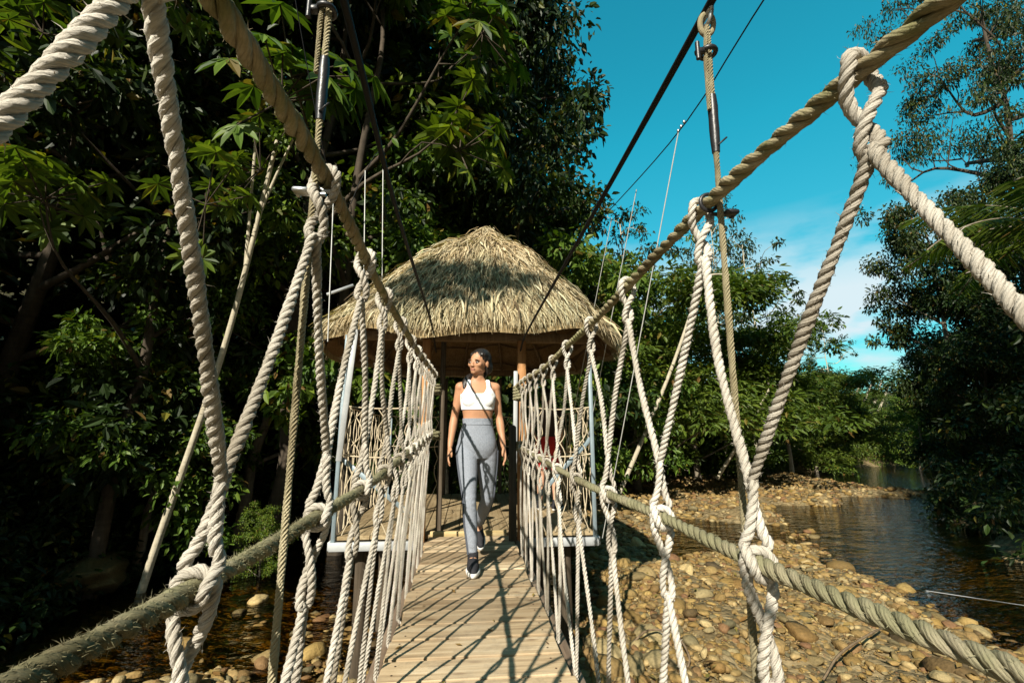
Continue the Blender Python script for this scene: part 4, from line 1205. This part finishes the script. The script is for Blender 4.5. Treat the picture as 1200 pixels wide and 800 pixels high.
# ------------------------------------------------------------------ vegetation
tg = np.random.default_rng(23)
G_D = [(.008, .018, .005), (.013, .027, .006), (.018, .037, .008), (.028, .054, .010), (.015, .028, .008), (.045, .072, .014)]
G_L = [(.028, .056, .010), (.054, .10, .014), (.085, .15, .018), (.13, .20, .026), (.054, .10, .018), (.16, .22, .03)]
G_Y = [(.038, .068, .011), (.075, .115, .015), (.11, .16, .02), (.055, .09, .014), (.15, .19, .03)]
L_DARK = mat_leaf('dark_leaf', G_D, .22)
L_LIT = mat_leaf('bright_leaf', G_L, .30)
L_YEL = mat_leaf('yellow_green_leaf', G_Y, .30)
L_FAR = mat_leaf('far_leaf', [(.020, .040, .014), (.035, .062, .018), (.05, .082, .022)], .15, .6)
B_PALE = mat_bark('pale_bark', (.30, .26, .18), (.52, .47, .36))
B_DARK = mat_bark('dark_bark', (.035, .028, .02), (.09, .07, .05))
B_MID = mat_bark('grey_bark', (.12, .10, .075), (.26, .22, .16))

def norm(a): return a / (np.linalg.norm(a, axis=-1, keepdims=True) + 1e-9)
TPL = np.array([(0, 0, 0), (.34, -.5, .10), (.74, -.33, .07), (1, 0, -.06), (.74, .33, .07), (.34, .5, .10)])
def leaves(P, A, Nn, L, W):
    """one folded leaf (two quads) per point: P base, A axis, Nn rough normal"""
    A = norm(A); S = norm(np.cross(Nn, A)); U = np.cross(A, S)
    L = np.asarray(L)[:, None, None]; W = np.asarray(W)[:, None, None]
    V = P[:, None] + L * TPL[None, :, 0:1] * A[:, None] + W * TPL[None, :, 1:2] * S[:, None] + W * TPL[None, :, 2:3] * 1.6 * U[:, None] - (L * TPL[None, :, 0:1] ** 2 * np.array([0, 0, .14]))
    b = np.arange(len(P))[:, None] * 6
    F = np.concatenate([b + np.array([0, 3, 2, 1]), b + np.array([0, 5, 4, 3])])
    return V.reshape(-1, 3), F

def clump_leaves(C, n, rc, ln, wd, r, flat=.7, droop=.35):
    """n leaves round each clump centre"""
    m = len(C) * n
    o = norm(r.normal(0, 1, (m, 3))) * (r.uniform(0, 1, m) ** .45)[:, None]
    o = o * np.array([1, 1, flat])
    Pp = np.repeat(C, n, 0) + o * (np.repeat(np.broadcast_to(rc, (len(C),)), n) * r.uniform(.75, 1.15, m))[:, None]
    A = norm(o) * .7 + r.normal(0, .55, (m, 3)) + np.array([0, 0, -droop])
    Nn = np.array([0, 0, 1.]) + r.normal(0, .55, (m, 3)) + o * .3
    L = ln * r.uniform(.55, 1.25, m)
    return leaves(Pp, A, Nn, L, L * wd * r.uniform(.85, 1.15, m))

def palmate(C, D, r, ln, k=9):
    """rosettes of long leaflets (C hub, D facing)"""
    D = norm(D); n = len(C)
    S = norm(np.cross(D, r.normal(0, 1, (n, 3)))); T_ = np.cross(D, S)
    a = (np.arange(k) / k * 2 * np.pi)[None] + r.uniform(0, 6, n)[:, None] + r.normal(0, .06, (n, k))
    A = np.cos(a)[..., None] * S[:, None] + np.sin(a)[..., None] * T_[:, None] - D[:, None] * .22
    size = (ln * r.uniform(.8, 1.15, n))[:, None] * (1 - .22 * (1 + np.cos(a - a[:, :1])) / 2 * 0 + r.normal(0, .06, (n, k)))
    return leaves(np.repeat(C, k, 0), A.reshape(-1, 3), np.repeat(D, k, 0), size.ravel(), size.ravel() * .34)

def skeleton(r, H, r0, nl, spread, first=.3, rise=.45, lean=(0, 0), sub=3, wob=.03, top=.9, kink=.15):
    mb = MB(); tips = []
    u = np.linspace(0, 1, 9)
    W = np.cumsum(r.normal(0, wob, (9, 2)), 0) * H * .5
    W -= W[0]
    tr = np.column_stack([W + np.outer(u ** 1.3, lean) * H, u * H * top])
    rad = r0 * (1 - .75 * u) * (1 + .5 * np.exp(-u * 18))
    tr[0, 2] -= .5
    mb.tube(curve(tr, H / 30), np.interp(np.linspace(0, 1, len(curve(tr, H / 30))), u, rad), 9)
    az = r.uniform(0, 6.28)
    def at(q): return np.array([np.interp(q, u, tr[:, j]) for j in range(3)]), np.interp(q, u, rad)
    for i in range(nl):
        q = first + (1 - first) * (i + .5) / nl
        b, rb = at(q); az += 2.4 + r.normal(0, .3)
        ln = spread * (1.08 - .55 * abs(q - .5 - first * .2)) * r.uniform(.7, 1.1)
        d = np.array([math.cos(az), math.sin(az), rise * r.uniform(.5, 1.4)])
        e = b + d * ln
        m1 = b + d * ln * .35 + r.normal(0, kink, 3) * ln * .4; m2 = b + d * ln * .7 + r.normal(0, kink, 3) * ln * .4 + (0, 0, .05 * ln)
        P = curve([b, m1, m2, e], ln / 9)
        mb.tube(P, np.linspace(min(rb * .62, r0 * .4), r0 * .07, len(P)), 6, False)
        tips.append(e)
        for j in range(sub):
            w = r.uniform(.35, .95); s0 = P[int(w * (len(P) - 1))]
            d2 = norm(d * .6 + r.normal(0, .7, 3) + np.array([0, 0, .25]))
            e2 = s0 + d2 * ln * r.uniform(.25, .5)
            Q = curve([s0, (s0 + e2) / 2 + r.normal(0, .04, 3) * ln, e2], ln / 10)
            mb.tube(Q, np.linspace(r0 * .12, r0 * .04, len(Q)), 5, False)
            tips.append(e2)
    tips.append(tr[-1])
    return mb, np.array(tips), tr

PROTO = {}
def proto(key, H, mbt, crown, bark, leaf):
    tm = mesh(key + '_trunk', np.concatenate(mbt.V), mbt.F, np.concatenate(mbt.U), True, [bark])
    cm = mesh(key + '_crown', np.concatenate([c[0] for c in crown]), [c[1] + o for c, o in zip(crown, np.cumsum([0] + [len(c[0]) for c in crown])[:-1])], None, False, [leaf])
    v = np.concatenate([c[0] for c in crown])
    PROTO[key] = (tm, cm, float(np.percentile(v[:, 2], 99.7)))

def make(key, H, r0, nl, spread, n, rc, ln, wd, bark, leaf, extra=0, flat=.7, **kw):
    mbt, tips, tr = skeleton(tg, H, r0, nl, spread, **kw)
    C = tips
    if extra:      # more clumps filling the crown round the limb tips
        i = tg.integers(0, len(tips), extra)
        C = np.concatenate([tips, tips[i] + tg.normal(0, 1, (extra, 3)) * np.array([1, 1, .7]) * rc * .9])
    proto(key, H, mbt, [clump_leaves(C, n, rc * tg.uniform(.6, 1.25, len(C)), ln, wd, tg, flat)], bark, leaf)
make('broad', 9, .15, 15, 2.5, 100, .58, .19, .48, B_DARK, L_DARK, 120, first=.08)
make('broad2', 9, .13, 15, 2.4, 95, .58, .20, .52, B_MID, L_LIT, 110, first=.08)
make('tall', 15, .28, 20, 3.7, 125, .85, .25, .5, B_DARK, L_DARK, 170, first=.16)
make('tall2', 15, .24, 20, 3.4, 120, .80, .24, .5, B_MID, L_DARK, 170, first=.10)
make('bamboo', 6, .08, 18, 2.0, 150, .55, .19, .3, B_MID, L_YEL, 130, first=.05, rise=.6)
make('spindly', 10, .10, 12, 2.6, 46, .42, .19, .45, B_PALE, L_DARK, 10, flat=.4, first=.45, rise=.25, sub=2)
make('sheet', 13, .26, 13, 4.6, 150, .75, .15, .42, B_DARK, L_DARK, 120, flat=.3, first=.42, rise=.28, sub=4, lean=(-.10, 0), kink=.3)
make('sapling', 7, .055, 8, .7, 24, .42, .20, .45, B_PALE, L_LIT, 0, first=.5, wob=.02)
# cecropia-like: a thin pale trunk, rosettes of big leaflets at the branch ends
mbt, tips, tr = skeleton(tg, 9, .10, 11, 2.0, first=.35, rise=.7, sub=1, wob=.02)
hub = np.repeat(tips, 9, 0); dv = norm(tg.normal(0, 1, hub.shape) + np.array([0, -.2, .55]))
stalk = hub + dv * tg.uniform(.25, .75, len(hub))[:, None]
mbs_ = mbt
for a, b in zip(hub, stalk): mbs_.tube(np.linspace(a, b, 3), .008, 4, False)
proto('rosette', 9, mbt, [palmate(stalk, dv * .6 + np.array([0, -.35, .75]), tg, .265)], B_DARK, L_LIT)

def frond(r, L, n=46):
    u = np.linspace(.08, 1, n)
    x = u * L; z = .55 * u * L - .62 * L * u ** 2.2
    C = np.stack([x, np.zeros(n), z], 1)
    out = []
    for s in (-1, 1):
        A = np.stack([np.full(n, .55), np.full(n, s * 1.), -.35 - .2 * u], 1) + r.normal(0, .08, (n, 3))
        ln = L * .26 * np.sin(np.pi * np.clip(u * .93 + .06, 0, 1)) ** .6 + .04
        out.append(leaves(C, A, np.tile([0, 0, 1.], (n, 1)), ln, np.full(n, .035)))
    return out, C
mbt = MB(); cr = []
mbt.tube(curve([(0, 0, -.4), (.1, 0, 2.), (.15, .05, 3.6)], .2), .09, 9)
for k in range(11):
    o_, C = frond(tg, 2.2)
    a = k * 2.4; Rz = rotz(a) @ np.array(Matrix.Rotation(-.35 + .5 * (k / 11), 3, 'Y'))
    for v, f_ in o_: cr.append((v @ Rz.T + (.15, .05, 3.6), f_))
    mbt.tube(C @ Rz.T + (.15, .05, 3.6), .012, 4, False)
proto('palm', 4.5, mbt, cr, B_MID, L_YEL)

# prefixes of label per kind are written by hand below
def plant(key, px, Y, top, name, label, cat='tree', rot=None, wide=1.0, x=None, group=None):
    p = on_y(px, 506, Y)
    if x is not None: p[0] = x
    zg = gz(p[0], Y); zt = on_y(px, top, Y)[2]
    tm, cm, H = PROTO[key]
    s = (zt - zg) / H
    o = empty(name, (p[0], Y, zg), tg.uniform(0, 6.28) if rot is None else rot)
    o.scale = (s * wide, s * wide, s)
    tag(o, label, cat, group)
    obj('trunk', tm, o); obj('crown', cm, o)
    return o
T_ = 'trees of the forest behind the stream'
PL = [
 # left bank wall
 ('tall', -190, 9.5, -420, 'evergreen_tree', 'huge black-green tree cut off by the upper left corner'),
 ('tall2', 10, 11, -330, 'evergreen_tree', 'tall dark tree filling the left edge behind the nearest hanging rope'),
 ('broad', 70, 9.2, -20, 'evergreen_tree', 'dark bushy tree at far left standing over the mossy boulder'),
 ('broad2', 175, 9.3, 300, 'leafy_tree', 'low sunlit leafy tree left of the nearest left hanging rope'),
 ('rosette', 130, 8.2, -10, 'cecropia_tree', 'slender tree with big star-shaped leaves at upper left'),
 ('rosette', 395, 11.0, -50, 'cecropia_tree', 'star-leaved tree rising behind the left hanging cable'),
 ('rosette', 300, 10.5, -120, 'cecropia_tree', 'star-leaved tree whose crown tops the left handrail rope'),
 ('broad2', 285, 11.5, 170, 'leafy_tree', 'sunlit leafy tree between the left handrail and the leaning pale trunk'),
 ('tall2', 215, 13.5, -190, 'evergreen_tree', 'tall tree rising behind the left ropes, second from left edge'),
 ('tall', 335, 16, -140, 'evergreen_tree', 'tall dark tree behind the star-leaved trees'),
 ('broad2', 420, 13.5, 190, 'leafy_tree', 'leafy tree just left of the straw roof'),
 ('tall2', 465, 17, -70, 'evergreen_tree', 'tall dark tree above the left slope of the straw roof'),
 ('sapling', 492, 12.6, 110, 'pale_sapling', 'pale slim trunk rising just left of the roof peak'),
 ('sapling', 522, 13.2, 130, 'pale_sapling', 'forked pale slim trunk closest to the roof peak'),
 ('tall', 520, 16.5, -60, 'evergreen_tree', 'big dark tree directly above the roof peak', 'tree', .8),
 ('tall2', 588, 18, 5, 'evergreen_tree', 'big dark tree whose right edge meets the open sky', 'tree', .68),
 ('broad', 560, 14, 190, 'leafy_tree', 'dark bushy tree behind the peak of the roof'),
 ('broad2', 640, 14.5, 210, 'leafy_tree', 'bright large-leaved tree right of the roof peak'),
 ('broad2', 705, 16.5, 300, 'leafy_tree', 'bright leafy tree behind the right end of the roof'),
 ('spindly', 765, 21, 222, 'thin_crowned_tree', 'thin-crowned tree against the sky left of the right hanging cable', 'tree', .7),
 ('spindly', 850, 24, 225, 'thin_crowned_tree', 'thin-crowned tree behind the knot of the right hanging cable', 'tree', .5),
 ('broad2', 322, 9.3, 588, 'shrub', 'small bright shrub at the water edge behind the left hanging cable', 'shrub'),
 ('bamboo', 745, 19.5, 330, 'bushy_tree', 'yellow-green bushy tree right of the roof edge', 'tree', 1.5),
 ('bamboo', 815, 22, 335, 'bushy_tree', 'rounded yellow-green tree behind the right hanging cable', 'tree', 1.6),
 ('bamboo', 872, 25, 378, 'bushy_tree', 'rounded yellow-green tree between the cable and the white sloping rope', 'tree', 1.4),
 ('spindly', 922, 26, 262, 'thin_crowned_tree', 'tall thin tree with layered leaf tufts against the clouds', 'tree', .72),
 ('spindly', 978, 33, 365, 'thin_crowned_tree', 'smaller layered tree left of the sky gap', 'tree', .6),
 ('spindly', 885, 23, 292, 'thin_crowned_tree', 'lower thin tree between the right hanging cable and the tall layered one', 'tree', .55),
 ('bamboo', 950, 29, 430, 'bushy_tree', 'low rounded tree behind the far gravel bar', 'tree', 1.6),
 ('broad', 965, 33, 425, 'leafy_tree', 'dark leafy tree left of the sky gap over the stream bend'),
 # right bank
 ('tall2', 1150, 17.5, 238, 'evergreen_tree', 'large dark round tree right of the sky gap', 'tree', .72),
 ('sheet', 1292, 24, -60, 'spreading_tree', 'umbrella-shaped tree with a dark curved limb at upper right', 'tree', .5),
 ('tall', 1240, 14, 235, 'evergreen_tree', 'black-green tree at the right edge below the spreading one', 'tree', .85),
 ('palm', 1345, 9.5, 225, 'palm_tree', 'palm with bright fronds at the right edge'),
 ('broad', 1115, 20.5, 400, 'leafy_tree', 'dark tree overhanging the far stream bend'),
 ('broad', 1180, 13.5, 380, 'leafy_tree', 'dark bushy tree at the right edge above the water'),
 ('broad2', 1068, 31, 455, 'leafy_tree', 'leafy tree in half sun at the far bend of the stream'),
 ('tall2', 1300, 18.5, 170, 'evergreen_tree', 'tall dark tree at the right edge between the spreading tree and the round one', 'tree', .7),
 ('broad', 1175, 27, 330, 'leafy_tree', 'dark tree deep in the shade behind the right bank'),
 ('broad', 1095, 36, 440, 'leafy_tree', 'dark tree closing the far end of the stream'),
 ('bamboo', 1018, 36, 455, 'bushy_tree', 'pale green rounded tree seen through the gap at the bend'),
]
for a in PL: plant(*a[:7], wide=a[7] if len(a) > 7 else 1.0)

# leaning pale trunks, nearly bare
def leaning(p0, p1, Y0, Y1, r, label, forks=()):
    a = on_y(*p0, Y0); b = on_y(*p1, Y1)
    o = tag(empty('leaning_tree', tuple(a)), label, 'tree')
    m_ = MB(); mid = (a + b) / 2 + (.02 * np.linalg.norm(b - a), 0, .02)
    P = curve([a - (b - a) * .14, a, mid, b], .15); m_.tube(P - a, np.linspace(r * 1.1, r * .6, len(P)), 7)
    tp = [b]
    for f0, f1 in forks:
        q = on_y(*f1, Y1); s0 = P[int(f0 * (len(P) - 1))]
        Q = curve([s0, (s0 + q) / 2 + (0, 0, .05), q], .1); m_.tube(Q - a, np.linspace(r * .55, r * .3, len(Q)), 6); tp.append(q)
    m_.build('trunk', B_PALE, o)
    v, f_ = clump_leaves(np.array(tp) - a + (0, 0, .1), 60, .4, .16, .45, tg)
    obj('crown', mesh('crown', v, [f_], None, False, [L_LIT]), o)
leaning((726, 578), (834, 292), 15.6, 14.6, .075, 'bare pale trunk leaning right, behind the right handrail rope', ((.93, (812, 278)), (.9, (855, 322))))
leaning((848, 548), (902, 455), 18.3, 17.6, .07, 'short pale trunk leaning behind the white sloping rope')
leaning((178, 655), (325, 165), 8.5, 7.6, .06, 'pale trunk leaning right behind the nearest left hanging ropes', ((.72, (305, 95)), (.85, (350, 150))))
for k, (x0, x1) in enumerate(((995, 1012), (1008, 1024), (1022, 1033), (1030, 1042))):
    leaning((x0, 480), (x1, 438 + 4 * k), 38, 38, .10, ('leftmost', 'second from left', 'third from left', 'rightmost')[k] + ' of the four pale trunks in the gap at the stream bend')

# ---- leafy undergrowth: nobody could count it
def mass(name, label, C, n, rc, ln, wd, mat, flat=.75):
    v, f_ = clump_leaves(C, n, rc, ln, wd, tg, flat)
    o = obj(name, mesh(name, v, [f_], None, False, [mat])); tag(o, label, kind='stuff'); return o
def bank_clumps(A, s0, s1, n, d0, d1, h0, h1, side, seed):
    r = np.random.default_rng(seed)
    L = np.concatenate([[0], np.cumsum(np.linalg.norm(np.diff(A, axis=0), axis=1))])
    s = r.uniform(s0, s1, n); P = np.stack([np.interp(s, L, A[:, j]) for j in (0, 1)], 1)
    t1 = np.stack([np.interp(s + .5, L, A[:, j]) for j in (0, 1)], 1) - P
    nn = norm(np.stack([-t1[:, 1], t1[:, 0]], 1)) * side
    d = r.uniform(d0, d1, n)
    P = P + nn * d[:, None]
    h = (h0 + (h1 - h0) * r.uniform(0, 1, n) ** 1.3) * (.45 + .55 * sstep(fbm(P, .7, 3), -.8, .8)) * np.clip(.3 + (d - d0) / 1.5, .3, 1)
    return np.column_stack([P, ground(P) + h])
LL = np.concatenate([[0], np.cumsum(np.linalg.norm(np.diff(LB, axis=0), axis=1))])
def s_at(A, y): return float(np.interp(y, A[:, 1], np.concatenate([[0], np.cumsum(np.linalg.norm(np.diff(A, axis=0), axis=1))])))
hutfree = lambda C: C[~((abs(C[:, 0]) < 2.4) & (C[:, 1] < 9.3) & (C[:, 1] > 4))]
C = hutfree(bank_clumps(LB, s_at(LB, 4.5), s_at(LB, 14.6), 1400, .5, 4.2, .1, 4.6, 1, 5))
C = np.concatenate([C, hutfree(bank_clumps(LB, s_at(LB, 5), s_at(LB, 14), 620, -.35, 1.6, .05, 1.7, 1, 15))])
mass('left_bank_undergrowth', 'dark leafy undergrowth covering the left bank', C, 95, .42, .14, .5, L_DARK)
C = bank_clumps(LB, s_at(LB, 14.5), s_at(LB, 20), 560, .3, 4.5, .1, 3.4, 1, 6)
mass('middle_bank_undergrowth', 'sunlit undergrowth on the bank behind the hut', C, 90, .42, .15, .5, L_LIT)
C = bank_clumps(LB, s_at(LB, 18), LL[-2], 1900, .4, 6, .05, 4.0, 1, 8)
mass('far_bank_undergrowth', 'bushy green undergrowth along the far gravel bar', C, 90, .55, .19, .42, L_YEL)
C = bank_clumps(RB, s_at(RB, 4), s_at(RB, 36), 1700, .2, 5, .0, 5.0, -1, 9)
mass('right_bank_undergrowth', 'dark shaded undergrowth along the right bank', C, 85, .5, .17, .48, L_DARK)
# distant woods on the slopes
r_ = np.random.default_rng(31); n = 150
P = np.column_stack([r_.uniform(-75, 110, n), r_.uniform(22, 100, n)])
k = (seg_d(P, LB) > 7) | (-seg_d(P, RB) > 9); P = P[k]
cl = []
for x, y in P:
    zg = gz(x, y); open_sky = 0.18 < (x / y) < 1.05
    hh = r_.uniform(5, 8) if open_sky else r_.uniform(9, 16)
    if open_sky: hh = min(hh, max(2.5, 1.05 + y * .125 - zg))
    m_ = 34
    o = norm(r_.normal(0, 1, (m_, 3))) * np.array([.32 * hh, .32 * hh, .42 * hh]) * r_.uniform(.6, 1, (m_, 1))
    cl.append(np.array([x, y, zg + hh * .55]) + o)
cl = np.concatenate(cl)
mass('far_forest', 'far forest covering the slopes behind the trees', cl, 26, 1.3, .5, .5, L_FAR)
# unseen forest added upstream, out of view, to shade the left and right banks
cl = []
for x, y, h, rr in [(-16.3, -3, 15, 3.4), (-15, 2.5, 16, 3.4), (-12.6, 6.5, 11, 2.3), (-18, -6, 18, 4), (-17, 8, 17, 3.6), (-21, 0, 19, 4), (5.8, -10, 25, 4.2), (10, -9, 26, 4.6), (14, -6, 26, 4.6), (18, -2, 24, 4.4), (9, -15, 28, 5), (22, 3, 18, 3.5), (-26, 6, 20, 4), (2.4, -11, 13, 2.4), (1.4, -11.5, 19, 2.5), (5.2, -11, 19, 3)]:
    m_ = 85 if h < 20 else 230
    o = norm(r_.normal(0, 1, (m_, 3))) * np.array([rr, rr, .46 * h]) * r_.uniform(.35, 1, (m_, 1)) ** .6
    cl.append(np.array([x, y, gz(x, y) + h * .54]) + o)
mass('added_shade_forest', 'unseen forest added upstream to shade both banks', np.concatenate(cl), 60, .95, .33, .55, L_DARK)

cb = np.array([-4.6, -3.3, 10.0]) + r_.normal(0, 1, (26, 3)) * np.array([.50, .22, .16])
mass('overhanging_bough', 'leafy bough hanging out over the stream upstream of the bridge', cb, 40, .28, .17, .5, L_DARK)
# ------------------------------------------------------------------ daylight
EL, AZ = R_(37), R_(27)            # the sun stands behind the lens, to the left
sd = np.array([-math.sin(AZ) * math.cos(EL), -math.cos(AZ) * math.cos(EL), math.sin(EL)])
sun = bpy.data.lights.new('sun', 'SUN'); sun.energy = 5.0; sun.angle = R_(.5); sun.color = (1, .93, .80)
so = bpy.data.objects.new('sun', sun); COL.objects.link(so)
so.rotation_euler = Vector(sd).to_track_quat('Z', 'Y').to_euler()
so.location = (-8, -14, 18)
W = bpy.data.worlds.new('World'); SC.world = W; W.use_nodes = True
nt = W.node_tree; bg = nt.nodes['Background']
sky = nt.nodes.new('ShaderNodeTexSky'); sky.sky_type = 'NISHITA'; sky.sun_disc = False
sky.sun_elevation = EL; sky.sun_rotation = math.atan2(sd[0], sd[1])
sky.air_density = 1.2; sky.dust_density = .3; sky.ozone_density = 2.0
def N(k, **kw):
    n = nt.nodes.new(k)
    for a, b in kw.items(): setattr(n, a, b)
    return n
tint = N('ShaderNodeMix', data_type='RGBA', blend_type='MULTIPLY'); tint.inputs[0].default_value = 1
tint.inputs[7].default_value = (.11, 1.34, 1.12, 1)
nt.links.new(sky.outputs[0], tint.inputs[6]); TT_ = tint
tc = N('ShaderNodeTexCoord'); sp = N('ShaderNodeSeparateXYZ'); nt.links.new(tc.outputs['Generated'], sp.inputs[0])
mp = N('ShaderNodeMapping'); mp.inputs['Scale'].default_value = (3.2, 3.2, 9.5); mp.inputs['Location'].default_value = (.4, 1.9, .1); nt.links.new(tc.outputs['Generated'], mp.inputs[0])
tz = N('ShaderNodeValToRGB'); e_ = tz.color_ramp.elements; e_[0].position = .04; e_[0].color = (.30, .74, .70, 1); e_[1].position = .55; e_[1].color = (.11, 1.34, 1.12, 1); nt.links.new(sp.outputs[2], tz.inputs[0]); nt.links.new(tz.outputs[0], tint.inputs[7])
no = N('ShaderNodeTexNoise'); no.inputs['Scale'].default_value = 1.5; no.inputs['Detail'].default_value = 7; no.inputs['Roughness'].default_value = .52; nt.links.new(mp.outputs[0], no.inputs['Vector'])
rp = N('ShaderNodeValToRGB'); rp.color_ramp.elements[0].position = .42; rp.color_ramp.elements[1].position = .60; nt.links.new(no.outputs['Fac'], rp.inputs[0])
el = N('ShaderNodeValToRGB'); e = el.color_ramp.elements
e[0].position = .25; e[0].color = (1, 1, 1, 1); e[1].position = .41; e[1].color = (0, 0, 0, 1); nt.links.new(sp.outputs[2], el.inputs[0])
mm = N('ShaderNodeMath', operation='MULTIPLY'); nt.links.new(rp.outputs[0], mm.inputs[0]); nt.links.new(el.outputs[0], mm.inputs[1])
cl_ = N('ShaderNodeMix', data_type='RGBA'); nt.links.new(mm.outputs[0], cl_.inputs[0]); nt.links.new(tint.outputs[2], cl_.inputs[6]); cl_.inputs[7].default_value = (4.6, 5.6, 6.0, 1)
# unseen pale cloud added to the upstream sky to make its fill light neutral
bk = N('ShaderNodeMath', operation='MULTIPLY_ADD'); nt.links.new(sp.outputs[1], bk.inputs[0]); bk.inputs[1].default_value = -2.2; bk.inputs[2].default_value = -.25; bk.use_clamp = True
n2 = N('ShaderNodeTexNoise'); n2.inputs['Scale'].default_value = 3.0; n2.inputs['Detail'].default_value = 6; nt.links.new(tc.outputs['Generated'], n2.inputs['Vector'])
r2_ = N('ShaderNodeValToRGB'); r2_.color_ramp.elements[0].position = .34; r2_.color_ramp.elements[1].position = .55; nt.links.new(n2.outputs['Fac'], r2_.inputs[0])
m2 = N('ShaderNodeMath', operation='MULTIPLY'); nt.links.new(bk.outputs[0], m2.inputs[0]); nt.links.new(r2_.outputs[0], m2.inputs[1])
c2 = N('ShaderNodeMix', data_type='RGBA'); nt.links.new(m2.outputs[0], c2.inputs[0]); nt.links.new(cl_.outputs[2], c2.inputs[6]); c2.inputs[7].default_value = (3.0, 2.5, 2.05, 1)
nt.links.new(c2.outputs[2], bg.inputs['Color']); bg.inputs['Strength'].default_value = .088
SC.view_settings.view_transform = 'Standard'; SC.view_settings.look = 'None'
SC.view_settings.exposure = .82; SC.view_settings.gamma = 1.0
SC.cycles.max_bounces = 6; SC.cycles.transparent_max_bounces = 8; SC.cycles.diffuse_bounces = 2; SC.cycles.glossy_bounces = 2
SC.cycles.transmission_bounces = 3
SC.cycles.use_denoising = True
